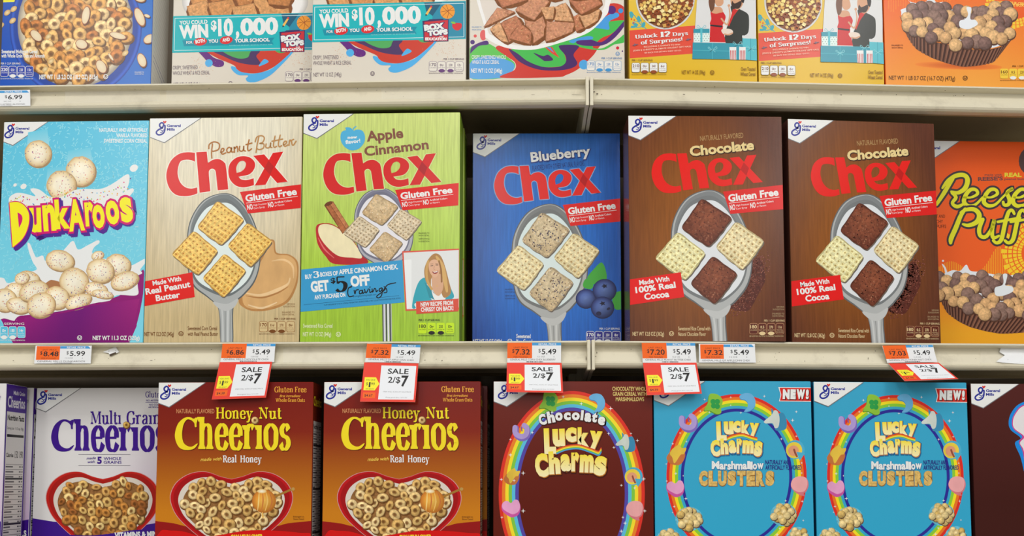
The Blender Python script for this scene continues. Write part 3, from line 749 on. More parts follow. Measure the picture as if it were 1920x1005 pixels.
for sk in ([(985, 205), (970, 275), (962, 332)], [(955, 245), (970, 205), (1010, 195), (1030, 215), (1015, 250), (990, 258), (1025, 262), (1022, 295), (990, 308), (968, 300)],
           [(1045, 262), (1042, 288), (1058, 295), (1076, 285), (1082, 252), (1080, 285), (1092, 292)], [(1118, 198), (1105, 265), (1112, 290), (1130, 282)], [(1093, 240), (1180, 222)], [(1160, 190), (1145, 258), (1152, 285), (1172, 276)],
           [(1185, 268), (1205, 262), (1212, 242), (1196, 242), (1186, 262), (1198, 282), (1222, 270)], [(1232, 275), (1238, 232), (1252, 240), (1258, 268), (1270, 270), (1290, 240)], [(1235, 240), (1270, 225)]):
    F.stroke(q(sk), 2.5, BR2)
F.reset(); gluten_banner(F, [(450, 360), (566, 345.5), (565.5, 390), (464.8, 400.4)])
F.p('claim_banner')
q = zz(4.37, 260, 430)
F.poly(q([(20, 432), (440, 352), (460, 555), (20, 635)]), C(226, 34, 28))
F.text('Made With', 287, 535.5, 54, 8.4, 10, WHT, .03); F.text('Real Peanut', 274, 552.5, 85, 11, 10, WHT, .03); F.text('Butter', 293, 564.5, 46, 10.5, 9, WHT, .03)
TX = C(120, 72, 30); F.p('small_print')
F.text('NET WT 12.2 OZ (345g)', 271, 630, 55, 7.2, 0, TX, .015); okmark(F, 339.5, 625.5, 4, TX)
F.text('Sweetened Corn Cereal', 352, 619, 55, 7, 0, TX, .01); F.text('with Real Peanut Butter', 352, 629.5, 57, 7, 0, TX, .01)
for t, x, y, w in (('SERVING', 538, 571.5, 15), ('SUGGESTION', 531, 576, 22), ('ENLARGED TO', 529, 587, 23), ('SHOW DETAIL', 529, 591.3, 23)): F.text(t, x, y, w, 2.8, 0, C(150, 112, 68))
badges(F, 486, 602.5, 68, 20, C(150, 96, 44), C(214, 190, 140), TX, ['170', '1g', '270', '8g'])
b2.done()

# --- green box: apple cinnamon
b3 = Carton('cereal_box', 'front green cereal box with an apple slice and a blue offer band', (561.8, 637.5), (861.5, 637), 214, z=ZB, front=C(176, 208, 72), side=C(160, 196, 66), mat=WOOD, group='green cereal boxes')
F = b3.F
b3.grid(lambda u, v: mixc(mixc(C(206, 220, 130), C(176, 210, 76), min(1, v*1.5)), C(150, 192, 44), max(0, v-.55)*1.6), 12, 18, WOOD)
F.p('apple_picture'); F.mat = WASH; q = zz(4.37, 560, 430)
F.poly(q([(150, -35), (230, -50), (300, -30), (420, 60), (520, 200), (560, 280), (300, 285), (220, 220), (160, 130), (142, 40)]), C(186, 44, 50), smooth=True)
F.poly(q([(170, -30), (240, -42), (320, -10), (430, 80), (520, 225), (440, 232), (320, 215), (220, 130), (165, 40)]), C(240, 228, 186), smooth=True)
F.stroke(q([(160, 70), (210, 160), (290, 235)]), [1, 3, 1], C(226, 110, 110)); F.mat = PRINT
F.p('cinnamon_picture'); F.mat = FOOD; q = zz(4.188, 560, 200)
F.poly(q([(200, 775), (270, 742), (395, 940), (345, 1000)]), C(130, 74, 44)); F.poly(q([(212, 772), (238, 760), (372, 965), (345, 992)]), C(178, 108, 66)); F.poly(q([(242, 758), (268, 746), (392, 940), (372, 958)]), C(192, 124, 80))
F.disc(560+235/4.188, 200+762/4.188, 8, C(112, 62, 38), ry=3.6, rot=-25); F.mat = PRINT
spoon_aff(F, (706, 361), (727, 492), (641, 440), (790.4, 417))
F.A[:, 2] += 0
spoon(F, [SUGAR, RICE, RICE, SUGAR], milk=C(232, 230, 236), rim=C(130, 130, 150)); F.reset()
F.p('spoon_picture')
for x, w, c in ((718, 2, C(70, 66, 92)), (721, 3.6, C(214, 212, 226)), (724.5, 2, C(60, 56, 84)), (728, 3.4, C(226, 226, 236)), (731.5, 2.4, C(80, 76, 104)), (734, 1.2, C(190, 190, 200))):
    F.stroke([(x-.5, 565), (x+.6, 640)], w, c, smooth=False, caps=False)
emblem(F, 570.5, 213.5, 1.03)
F.p('new_flavour_badge'); q = zz(4.188, 560, 200); AQ = C(84, 178, 222)
F.poly(q([(425, 190), (460, 180), (500, 190), (520, 230), (515, 280), (480, 325), (440, 342), (400, 340), (355, 310), (330, 260), (335, 205), (370, 185)]), AQ, smooth=True)
F.poly(q([(420, 195), (380, 190), (368, 165), (405, 165), (425, 185)]), AQ, smooth=True); F.stroke(q([(425, 190), (432, 170), (450, 156)]), 2, AQ)
F.text('new', 652, 260.5, 18, 5.4, 4, WHT, .03); F.text('flavor!', 648, 270, 28, 6.6, 6, WHT, .03)
F.p('flavour_lettering'); BRN = C(134, 84, 70)
F.text('Apple', 688, 265, 69, 18, 6, BRN, .03); F.text('Cinnamon', 684, 292.5, 121, 17, 6.5, BRN, .03)
chex_aff(F, (606, 324), (641, 364.6), (818, 287), (827.4, 341)); chex_word(F, C(214, 44, 44), C(176, 36, 44), halo=C(214, 228, 160)); F.reset()
gluten_banner(F, [(743.4, 355.7), (855.6, 343.7), (859.7, 384.8), (752, 395)])
# offer band
F.p('offer_banner'); q = zz(4.37, 560, 430); BL = C(58, 156, 208)
F.poly(q([(0, 332), (850, 252), (868, 598), (0, 678)]), BL)
a = 5.3
F.text('BUY', 572.5, 523, 13, 7.6, a, WHT, .03); serif(F, '3', 587, 521, 12, 11.5, a, WHT, .16, .05); F.text('BOXES OF', 601, 518.7, 33, 7.6, a, WHT, .03)
F.text('APPLE CINNAMON CHEX.', 636, 514.5, 111, 8.6, a, WHT, .03)
F.text('GET', 583.5, 547, 34, 18, a, WHT, .05); F.text('$', 620.5, 531, 9, 9, a, BLK, .03); serif(F, '5', 628, 547, 24, 27, a, BLK, .18, .055); F.text('OFF', 658, 537, 36, 18, a, WHT, .05)
F.text('ANY PURCHASE ON', 590, 561.5, 58, 7.6, a, WHT, .03)
cr = zz(4.37, 560, 430)
for sk in ([(430, 475), (410, 480), (402, 520), (415, 552), (450, 545)], [(412, 480), (435, 465)], [(455, 500), (462, 530), (470, 500), (490, 495)], [(520, 500), (500, 505), (500, 528), (518, 522), (524, 498), (526, 525), (540, 515)], [(540, 492), (552, 522), (572, 488)], [(582, 490), (584, 518), (598, 510)], [(602, 488), (606, 515), (622, 485), (632, 492), (636, 512), (650, 500)], [(680, 480), (662, 488), (664, 510), (680, 500), (686, 480), (680, 540), (655, 562), (640, 548), (690, 510), (710, 490)], [(700, 470), (720, 490), (722, 515), (700, 520)], [(695, 500), (730, 455), (795, 438)], [(583, 474), (586, 473)]):
    F.stroke(cr(sk), 2.0, BLK)
F.text('cravingsbychrissyteigen.com', 662, 557.5, 44, 3.6, a, C(30, 60, 90))
F.stroke([(570, 571.5), (748, 554.5)], .5, C(30, 60, 90), smooth=False)
F.text('MUST PURCHASE BY 9/17/21 IN A SINGLE TRANSACTION. SEE BACK PANEL & VISIT COLLECTIONCRAVINGS FOR MORE DETAILS', 608, 573.5, 144, 2.6, a, C(20, 40, 60))
# portrait inset
F.p('portrait_picture'); q = zz(4.37, 560, 430)
F.poly(q([(848, 180), (1315, 158), (1315, 655), (876, 668)]), C(222, 88, 70)); F.poly(q([(860, 192), (1312, 170), (1312, 640), (886, 655)]), C(226, 228, 228)); F.poly(q([(866, 250), (925, 247), (925, 640), (886, 650)]), C(238, 240, 240))
TL_ = C(52, 164, 182)
F.poly(q([(930, 640), (945, 540), (985, 430), (1040, 400), (1060, 500), (1100, 585), (1200, 580), (1220, 470), (1255, 500), (1250, 575), (970, 600), (960, 645)]), TL_, smooth=True)
F.poly(q([(1030, 430), (1070, 560), (1120, 580), (1110, 520)]), mulc(TL_, .75)); F.poly(q([(1225, 450), (1250, 490), (1256, 572), (1190, 578), (1200, 520)]), TL_, smooth=True)
F.poly(q([(1090, 500), (1130, 545), (1185, 500), (1200, 578), (1120, 582)]), WHT, smooth=True)
F.poly(q([(1060, 250), (1110, 200), (1160, 215), (1195, 290), (1230, 420), (1248, 520), (1190, 560), (1150, 470), (1090, 400), (1080, 480), (1040, 420), (1030, 330)]), C(176, 130, 76), smooth=True)
F.poly(q([(1095, 380), (1165, 370), (1185, 470), (1150, 545), (1100, 500)]), C(216, 168, 134), smooth=True)
F.poly(q([(1068, 280), (1095, 250), (1140, 255), (1158, 300), (1150, 360), (1120, 395), (1088, 375), (1068, 330)]), C(224, 176, 144), smooth=True)
F.stroke(q([(1062, 262), (1048, 330), (1055, 420), (1090, 490)]), 4.5, C(206, 162, 96)); F.stroke(q([(1130, 225), (1175, 300), (1200, 420), (1215, 510)]), [4, 8, 8, 4], C(214, 172, 104)); F.stroke(q([(1150, 260), (1168, 340), (1172, 430)]), 3, C(150, 104, 58))
F.stroke(q([(1082, 300), (1100, 297)]), 1.1, C(50, 34, 26)); F.stroke(q([(1124, 293), (1142, 293)]), 1.1, C(50, 34, 26)); F.stroke(q([(1080, 285), (1102, 284)]), .7, C(100, 66, 42)); F.stroke(q([(1122, 282), (1144, 284)]), .7, C(100, 66, 42))
F.poly(q([(1096, 345), (1118, 350), (1142, 338), (1136, 358), (1116, 366), (1100, 358)]), C(150, 50, 46), smooth=True); F.poly(q([(1098, 346), (1118, 350), (1140, 340), (1134, 351), (1112, 356)]), WHT)
F.stroke(q([(1112, 300), (1108, 326), (1118, 330)]), .7, C(188, 132, 104)); F.disc(560+1133/4.37, 430+465/4.37, 1, C(220, 180, 90), n=8)
F.p('recipe_banner'); F.poly(q([(962, 592), (1310, 568), (1310, 672), (964, 694)]), C(216, 78, 58))
F.text('NEW RECIPE FROM', 789, 575, 61, 7.4, 3.5, WHT, .035); F.text('CHRISSY ON BACK!', 789.5, 584.5, 61, 7.4, 3, WHT, .035)
F.p('small_print'); F.text('Sweetened Rice Cereal', 568.5, 614.5, 55, 7.4, 0, C(232, 240, 190), .01); F.text('NET WT 12 OZ (340g)', 568, 630.5, 53, 7.4, 0, C(232, 240, 190), .015); okmark(F, 634.5, 627, 4, C(232, 240, 190))
for t, y in (('ENLARGED TO', 438.5), ('SHOW DETAIL', 443), ('SERVING', 449), ('SUGGESTION', 454)): F.text(t, 785, y, 20, 2.6, 0, C(96, 110, 50))
badges(F, 784, 605, 69, 20.5, C(186, 220, 40), C(196, 232, 30), BLK, ['180', '0g', '250', '10g'], capx=785)
b3.done()
copy_box(b3, 'green cereal box half hidden behind the front green one, right edge showing', (583, 637), YAWL, back=.062, group='green cereal boxes')

# --- blue box: blueberry
b4 = Carton('cereal_box', 'royal blue cereal box with blueberries and a spoon, set back on the shelf', (885, 640), (1166, 640), 250, z=ZB, back=.066, yaw=0, front=C(52, 100, 178), side=C(36, 66, 150), mat=WOOD)
F = b4.F
b4.grid(lambda u, v: mixc(mixc(C(44, 108, 190), C(30, 110, 206), v), C(28, 46, 150), min(1, max(0, abs(u-.5)-.25)*1.6+max(0, v-.75)*1.2)), 12, 18, WOOD)
spoon_aff(F, (1015.5, 397), (1035, 585.6), (928.5, 509), (1124.7, 470))
spoon(F, [BERRY, PALE, PALE, BERRY], milk=C(218, 232, 232), rim=C(128, 130, 130)); F.reset()
F.p('spoon_picture'); rnd = random.Random(4)
F.hold()
for cx, cy in ((1022, 436), (1033, 540)):
    for _ in range(34):
        a, r_ = rnd.uniform(0, 6.28), 34*math.sqrt(rnd.random()); F.radial(cx+r_*math.cos(a)*.8, cy+r_*math.sin(a), rnd.uniform(.8, 2.1), rnd.uniform(.7, 1.4), rnd.uniform(0, 180), ((0, C(52, 46, 66)), (1, C(84, 74, 92))), 7)
F.hold(False)
F.p('berry_picture'); q = zz(4.37, 870, 430)
for pl in ([(1010, 400), (1060, 330), (1125, 272), (1160, 330), (1162, 420), (1060, 450)], [(980, 430), (1010, 405), (1060, 450), (1040, 490), (980, 475)], [(1215, 580), (1240, 520), (1300, 518), (1300, 640), (1240, 655)]):
    F.poly(q(pl), C(70, 168, 60), smooth=True)
for x, y, r in ((1000, 570, 19.5), (1152, 500, 22.5), (1135, 642, 22)):
    X, Y = 870+x/4.37, 430+y/4.37
    F.radial(X, Y, r, r*.95, 0, ((0, C(96, 118, 178)), (.5, C(76, 98, 160)), (.85, C(44, 56, 112)), (1, C(22, 28, 70))), 26, lx=.3)
    if r > 20: F.poly([(X+(6.5 if k % 2 else 3)*math.cos(R(k*36)), Y-8+(5 if k % 2 else 2.4)*math.sin(R(k*36))) for k in range(10)], C(26, 24, 50))
F.disc(1141, 579, 3.6, C(30, 30, 64), ry=2.4, rot=-30); F.disc(1122.6, 588, 5, C(34, 36, 74), ry=4)
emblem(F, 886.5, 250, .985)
F.p('flavour_lettering'); F.text('Blueberry', 996, 303.5, 112, 17, 6.5, WHT, .03, outline=[(C(40, 60, 130), .05, .6, 1)])
F.text('FLAVORED WITH OTHER NATURAL FLAVORS', 998.5, 320, 98, 9, 5.5, C(36, 50, 110))
chex_aff(F, (927, 345), (957.5, 383), (1117, 311.6), (1126.5, 361)); chex_word(F, C(222, 40, 34), C(184, 26, 28), halo=C(130, 170, 214)); F.reset()
gluten_banner(F, [(1055, 384.5), (1163, 372), (1163, 415.5), (1070, 423.7)])
F.p('small_print'); F.text('Sweetened', 968, 634, 27, 7.4, 0, WHT, .02); F.text('Rice Cereal', 968, 644, 30, 7.4, 0, WHT, .02); F.text('NET WT 12 OZ (340g)', 887, 643.5, 54, 7.4, 0, WHT, .02); okmark(F, 956, 640, 4, WHT)
for t, y in (('ENLARGED TO', 544), ('SHOW DETAIL', 549), ('SERVING', 556), ('SUGGESTION', 561)): F.text(t, 947, y, 19, 2.6, 0, C(30, 50, 100))
badges(F, 1099, 621, 65, 20, WHT, C(46, 44, 140), WHT, ['170', '0g', '250', '8g'], capx=1124, pill=WHT)
b4.done()

# --- brown box: chocolate, and its neighbour
def choco_side(u): return C(92, 52, 62)
b5 = Carton('cereal_box', 'brown cereal box with cocoa squares on a spoon, just right of the royal blue box', (1181, 638), (1474.5, 638), 216.5, z=ZB, back=.004, yaw=R(1.2), front=C(104, 64, 40), side=C(88, 52, 44), mat=WOOD, group='brown cereal boxes')
F = b5.F
b5.grid(lambda u, v: mixc(C(146, 84, 26), C(96, 52, 34), min(1, max(0, math.hypot(u-.42, (v-.5)*.9)-.18)*2.3)), 14, 20, WOOD)
F.p('cocoa_picture'); rnd = random.Random(2); F.mat = FOOD; q = zz(4.37, 1160, 430)
F.poly(q([(1120, 240), (1160, 240), (1190, 320), (1200, 420), (1150, 520), (1080, 650), (1030, 670), (950, 660), (900, 640), (860, 600), (1000, 400), (1060, 300)]), C(92, 44, 34), smooth=True)
F.hold()
for _ in range(900):
    t = rnd.random(); x = 1160-t*200+rnd.gauss(0, 50); y = 240+t*400+rnd.gauss(0, 40)
    if 860 < x < 1260 and y < 720: F.radial(1160+x/4.37, 430+y/4.37, rnd.uniform(.7, 2.2), rnd.uniform(.7, 1.8), 0, ((0, rnd.choice([C(176, 104, 84), C(140, 74, 58), C(196, 126, 104)])), (1, rnd.choice([C(84, 38, 30), C(64, 26, 22)]))), 7)
F.hold(False); F.mat = PRINT
spoon_aff(F, (1316, 370), (1342, 570), (1226, 487), (1433, 454)); spoon(F, [COCOA, PALE, dict(base=C(226, 214, 150), dot=C(158, 128, 62), hi=C(244, 238, 186)), COCOA], milk=C(224, 228, 232), rim=C(132, 136, 138)); F.reset()
emblem(F, 1177, 216.5, 1.03)
F.p('flavour_lettering'); F.text('NATURALLY FLAVORED', 1313, 264.5, 81, 9.2, 4.5, C(186, 150, 98)); F.text('Chocolate', 1294, 292.5, 121, 17, 6, C(232, 208, 146), .04, outline=[(C(60, 34, 24), .04, .6, 1)])
chex_aff(F, (1221.6, 322), (1255.5, 362), (1418.6, 290), (1430, 341)); chex_word(F, C(232, 32, 24), C(190, 24, 20)); F.reset()
gluten_banner(F, [(1356, 358.7), (1468.5, 347), (1468.5, 391.6), (1369, 402)])
F.p('claim_banner'); q = zz(4.37, 1160, 430); F.poly(q([(80, 412), (508, 352), (537, 555), (80, 622)]), C(228, 28, 26))
F.text('Made With', 1199, 534.5, 57, 8.6, 8, WHT, .03); F.text('100% Real', 1192, 549.5, 76, 10.5, 8, WHT, .035); F.text('Cocoa', 1208.5, 562, 47, 11, 7, WHT, .035)
TX = C(226, 200, 150); F.p('small_print'); F.text('NET WT 12.8 OZ (362g)', 1186, 629.5, 59, 7.2, 0, TX, .015); okmark(F, 1259, 625.5, 4, TX); F.text('Sweetened Rice Cereal with', 1271.5, 619.5, 60, 7, 0, TX, .01); F.text('Natural Chocolate Flavor', 1271.5, 629.8, 52, 7, 0, TX, .01)
for t, x, y, w in (('SERVING', 1456, 577, 14), ('SUGGESTION', 1449, 581.5, 21), ('ENLARGED TO', 1448, 589.5, 22), ('SHOW DETAIL', 1448, 594, 22)): F.text(t, x, y, w, 2.8, 0, C(186, 160, 120))
badges(F, 1405, 606, 66, 20.5, C(190, 140, 100), C(96, 44, 32), TX, ['180', '0.5', '270', '11g'], pill=TX)
G = b5.side(False)
for v0, v1, c in ((.0, .03, C(60, 40, 50)), (.07, .12, C(170, 30, 60)), (.125, .14, C(220, 160, 40)), (.15, .2, C(90, 96, 130)), (.215, .24, C(70, 30, 70))):
    G.poly([(.004, v0), (.03, v0), (.034, v1), (.006, v1)], c)
G.poly([(0, b5.h), (.048, b5.h), (.048, b5.h-.03), (0, b5.h-.026)], WHT)
b5.done()
b6 = copy_box(b5, 'rightmost brown cereal box with cocoa squares, turned slightly towards the orange box', (1485, 638), R(5.2), back=.004, group='brown cereal boxes')
# ================================================================== TOP SHELF (only the lower halves are in view)
def toast(F, q, seed, base=C(214, 150, 96)):
    rnd = random.Random(seed); F.mat = FOOD
    ctr = np.mean(np.array(q, float), 0)
    def ex(k, d=0): return [tuple(ctr+(np.array(p, float)-ctr)*k+d) for p in q]
    F.poly(ex(1.0, np.array([1.5, 2.5])), C(130, 78, 40), smooth=True, seg=3)
    F.poly([p for p in ex(1.0) for _ in (0, 1)], mulc(base, .8)); F.poly(ex(.93), base)
    x = [p[0] for p in q]; y = [p[1] for p in q]
    F.hold()
    for k in range(34):
        u, v = rnd.random(), rnd.random(); a, b, c, d = [np.array(p, float) for p in q]
        p = ctr+(((a*(1-u)+b*u)*(1-v)+(d*(1-u)+c*u)*v)-ctr)*.88
        F.radial(p[0], p[1], rnd.uniform(1, 3), rnd.uniform(.6, 1.4), rnd.choice([-30, 30]), ((0, rnd.choice([C(238, 192, 140), C(180, 108, 60), C(226, 170, 112)])), (1, mulc(base, rnd.uniform(.9, 1.05)))), 7)
    F.hold(False); F.mat = PRINT

# --- blue box, rings with almonds
a1 = Carton('cereal_box', 'dark blue cereal box with a bowl of oat rings and almonds, top shelf left end', (-1, 158), (283, 155.5), z=ZA, h=.275, d=.056, front=C(34, 92, 190), side=C(228, 226, 218))
F = a1.F
a1.grid(lambda u, v: mixc(C(24, 82, 186), C(40, 112, 200), u), 8, 10)
F.p('front_panel'); F.poly([(3, -60), (95, -60), (86, 1.5), (3, 4.5)], C(238, 232, 60))
F.p('bowl_picture')
F.radial(142, 52, 124, 132, 0, ((0, C(26, 60, 150)), (.93, C(26, 66, 160)), (.965, C(52, 100, 210)), (1, C(20, 50, 140))), 60)
F.radial(141, 48, 108, 116, 0, ((0, C(228, 214, 184)), (.9, C(222, 208, 178)), (1, C(150, 140, 130))), 60)
pts = scatter(lambda x, y: ((x-141)/98)**2+((y-46)/107)**2 < 1, (36, -58, 246, 156), 15, 3500, 5)
F.mat = FOOD
F.radial(141, 60, 88, 92, 0, ((0, C(120, 74, 36)), (.8, C(140, 92, 48)), (1, C(196, 168, 124))), 40, wob=.05); F.mat = PRINT
rings_in(F, pts, 14.5, [C(222, 164, 84), C(206, 142, 66), C(228, 178, 104), C(190, 118, 52), C(236, 200, 140)], 4)
def almond(F, x, y, L, w, rot):
    F.p('almond_picture#%d' % x); F.radial(x+1, y+1.5, L*1.03, w*1.05, rot, ((0, C(96, 62, 40)), (1, C(96, 62, 40))), 18)
    F.radial(x, y, L, w, rot, ((0, C(238, 222, 190)), (.86, C(230, 208, 168)), (.93, C(168, 92, 52)), (1, C(150, 74, 40))), 20)
for a in ((161, 29, 18, 7.5, -80), (221, 67, 17, 6, 15), (68, 67, 14, 8, 45), (153, 83, 12, 9, 20), (190, 125, 14, 9, 60), (208, 107, 9, 2.5, 55), (262, 32, 19, 8.5, 68), (280, 73, 12, 8, -30), (266, 113, 14, 8, 70), (262, -4, 12, 8, 20), (276, 30, 6, 3, 20)): almond(F, *a)
for x, y in ((14, 24), (26, 17), (24, 39), (2, 48), (96, 115), (85, 130), (128, 90), (235, 100), (91, 69)): F.radial(x, y, 7, 4.6, -40, ((0, C(240, 220, 170)), (1, C(206, 164, 96))), 14)
F.p('description_print')
F.text('Sweetened Multigrain Cereal', 3.5, 100, 67, 6.5, 0, WHT, .03); F.text('with Whole Grain Oats and Almonds', 3, 108, 81, 6.5, 0, WHT, .03)
badges(F, 1, 124, 63, 20, WHT, C(44, 66, 170), WHT, ['220', '0.5g', '220', '15g'], capx=2, pill=WHT)
F.p('net_weight_print'); F.text('NET WT 1 LB 2.2 OZ (18.2 OZ) (515g)', 74, 148.5, 110, 8, 0, WHT, .03); okmark(F, 198.5, 144, 4, WHT)
F.p('description_print'); F.text('ENLARGED TO', 253, 137, 17, 2.6, 0, WHT); F.text('SHOW DETAIL', 253, 140.5, 17, 2.6, 0, WHT)
G = a1.side(True); G.cur = 'side_text_print'
for k in range(30):
    y0 = .012+k*.0075
    G.poly([(.006, y0), (.046, y0-.022), (.046, y0-.0212), (.006, y0+.0008)], C(204, 202, 194) if k not in (3, 4) else C(66, 70, 150))
G.build(a1.root); a1.done()

# --- cream boxes with the prize banner
def swirl_box(x0, bl, br, label, back=.004, group=None, yaw=None):
    b = Carton('cereal_box', label, bl, br, z=ZA, h=.285, back=back, yaw=yaw, front=C(224, 216, 202), side=C(214, 204, 190), group=group)
    return b
a3 = swirl_box(0, (583.5, 149.5), (874, 145.5), 'cream cereal box with a teal ten thousand dollar banner, right one of the pair', group='cream cereal boxes with a teal prize banner')
F = a3.F; q = zz(4.188, 570, 0)
F.p('bowl_picture')
F.radial(725, -20, 122, 62, 0, ((0, C(240, 238, 234)), (.9, C(244, 242, 240)), (1, C(200, 196, 190))), 44)
ts = [[(618, -26), (672, -46), (690, -10), (630, 4)], [(640, -50), (700, -70), (720, -20), (668, -8)], [(612, -10), (650, -22), (664, 8), (620, 14)], [(652, -16), (700, -24), (716, 10), (664, 16)], [(700, -40), (760, -60), (780, -10), (716, -4)], [(740, -30), (800, -40), (812, 6), (748, 10)], [(690, -70), (750, -90), (770, -50), (712, -36)], [(764, -60), (820, -50), (810, -10), (770, -14)], [(700, -8), (742, -16), (752, 14), (706, 18)]]
for i, t in enumerate(ts): toast(F, t, i, [C(214, 150, 92), C(200, 132, 76), C(222, 162, 104)][i % 3])
F.p('splash_picture'); PU = C(104, 46, 130); OR = C(206, 66, 50); NB = C(84, 178, 236)
F.poly(q([(270, 310), (330, 310), (400, 370), (470, 395), (485, 420), (470, 442), (420, 445), (360, 410), (310, 360)]), PU, smooth=True)
F.disc(570+362/4.188, 415/4.188, 7.4, NB)
F.poly(q([(545, 440), (600, 455), (700, 500), (850, 470), (940, 400), (1030, 320), (1040, 330), (950, 430), (850, 520), (740, 568), (680, 565), (662, 540), (680, 515), (600, 510), (550, 470)]), NB, smooth=True)
F.poly(q([(340, 310), (420, 370), (560, 430), (590, 465), (640, 490), (760, 495), (880, 450), (980, 370), (1020, 320), (940, 300), (500, 300)]), OR, smooth=True)
F.poly(q([(400, 310), (480, 360), (600, 410), (720, 430), (780, 420), (745, 360), (752, 310)]), C(80, 58, 102), smooth=True)
F.poly(q([(460, 310), (520, 350), (600, 378), (670, 372), (690, 340), (688, 300), (500, 300)]), C(84, 172, 96), smooth=True)
F.poly(q([(765, 438), (800, 390), (820, 384), (845, 405), (800, 430)]), NB, smooth=True)
F.poly(q([(900, 318), (940, 335), (1010, 318), (990, 300), (920, 300)]), C(84, 172, 96), smooth=True)
rnd = random.Random(8); F.hold()
for _ in range(150):
    s_ = rnd.choice([0, 1]); x = rnd.gauss(835 if s_ else 640, 16); y = rnd.gauss(92 if s_ else 104, 10); F.disc(x, y, .5, C(222, 150, 90), n=5)
F.hold(False)
F.p('prize_banner'); TE = C(30, 182, 190)
F.poly(q([(68, 38), (1270, 8), (1272, 306), (60, 333)]), TE)
F.poly(q([(940, 20), (1268, 12), (1268, 300), (1020, 306), (1000, 200), (1010, 130)]), C(40, 140, 170))
F.poly(q([(945, 22), (1085, 18), (1010, 125), (960, 90)]), C(30, 92, 122))
for a, b in (((84, 56), (1256, 26)), ((1256, 26), (1256, 290)), ((1256, 290), (80, 314)), ((80, 314), (84, 56))): F.stroke(q([a, b]), 1.1, C(206, 236, 236), smooth=False, caps=False)
F.poly(q([(145, 232), (890, 210), (870, 240), (885, 265), (160, 280), (152, 255)]), C(24, 146, 168))
F.text('YOU COULD', 599, 25.2, 54, 6.8, 2.5, WHT, .03); F.text('WIN', 599, 50.5, 56, 22, 2.5, WHT, .06)
F.text('$', 660, 35, 11, 16, 2, WHT, .05); F.text('10', 674, 45.5, 29, 29, 2, WHT, .05); F.text(',', 708, 45.5, 6.5, 29, 0, WHT, .05); F.text('000', 717, 44.5, 73, 29, 2, WHT, .05)
F.text('FOR', 612.5, 62, 12, 4.6, 3, WHT, .02); F.disc(639.5, 58, 13, C(222, 44, 50), ry=7.5, rot=-8); F.text('BOTH', 630.5, 61.5, 18.5, 6.2, 9, WHT, .05)
F.text('YOU', 655, 60.2, 19, 6, 2, WHT, .04); F.disc(689.5, 55, 12.5, C(222, 44, 50), ry=7.5, rot=-8); F.text('AND', 682.5, 58.5, 14.5, 6.2, 9, WHT, .05); F.text('YOUR SCHOOL', 705.5, 59.5, 68, 6.2, 2, WHT, .04)
F.text('NO PURCHASE NECESSARY. SEE DETAILS ON BACK PANEL', 696, 66.5, 83, 2, 1.5, C(150, 220, 224))
F.p('ball_picture'); F.disc(570+1127/4.188, 91/4.188, 13.8, C(240, 158, 56))
for l in ([(1085, 50), (1127, 90), (1170, 130)], [(1175, 55), (1127, 90), (1085, 130)], [(1115, 38), (1135, 90), (1125, 145)], [(1072, 95), (1127, 85), (1182, 80)]): F.stroke(q(l), .8, C(150, 70, 40))
F.p('pencil_picture'); F.poly(q([(990, 55), (1005, 60), (970, 118), (954, 110)]), C(240, 190, 90)); F.poly(q([(988, 58), (996, 44), (1008, 48), (1004, 62)]), C(220, 60, 60)); F.poly(q([(954, 110), (970, 118), (953, 128)]), C(50, 50, 60))
F.p('apple_picture'); F.poly(q([(1200, 180), (1235, 185), (1238, 215), (1215, 238), (1185, 235), (1165, 210), (1170, 182)]), C(216, 44, 56), smooth=True); F.poly(q([(1155, 172), (1180, 172), (1190, 186), (1165, 186)]), C(130, 200, 70), smooth=True)
F.p('coupon_logo'); NV = C(60, 46, 96)
F.poly(q([(930, 165), (975, 160), (985, 152), (1090, 148), (1100, 156), (1136, 150), (1134, 325), (940, 328)]), NV); F.poly(q([(946, 172), (1130, 158), (1128, 320), (946, 322)]), C(206, 50, 62))
F.text('BOX', 570+945/4.188, 57.5, 38, 9.5, 7, WHT, .08, outline=[(NV, .07, 0, 0), (NV, .05, .8, .8)]); F.text('TOPS', 570+972/4.188, 67, 38, 8.5, 5, WHT, .08, outline=[(NV, .07, 0, 0), (NV, .05, .8, .8)])
F.text('FOR', 570+1065/4.188, 70, 8, 2.4, 0, WHT, .03); F.text('EDUCATION', 570+952/4.188, 75.5, 40, 4.6, 0, WHT, .06)
TX = C(110, 92, 108)
F.p('description_print'); F.text('CRISPY, SWEETENED', 587, 111.5, 48, 7, 1, TX); F.text('WHOLE WHEAT & RICE CEREAL', 587, 122, 71.5, 7, 1, TX)
F.p('net_weight_print'); F.text('NET WT 12 OZ (340g)', 588, 144, 52, 7.2, 1, TX); okmark(F, 698.5, 138, 3.6, TX)
badges(F, 804, 115.5, 66, 18.5, C(150, 134, 150), C(232, 226, 214), TX, ['170', '0g', '230', '12g'], pill=C(104, 60, 120))
a3.done()
copy_box(a3, 'cream cereal box with a teal ten thousand dollar banner, left one of the pair', (320.5, 160), YAWL, back=.030, group='cream cereal boxes with a teal prize banner')

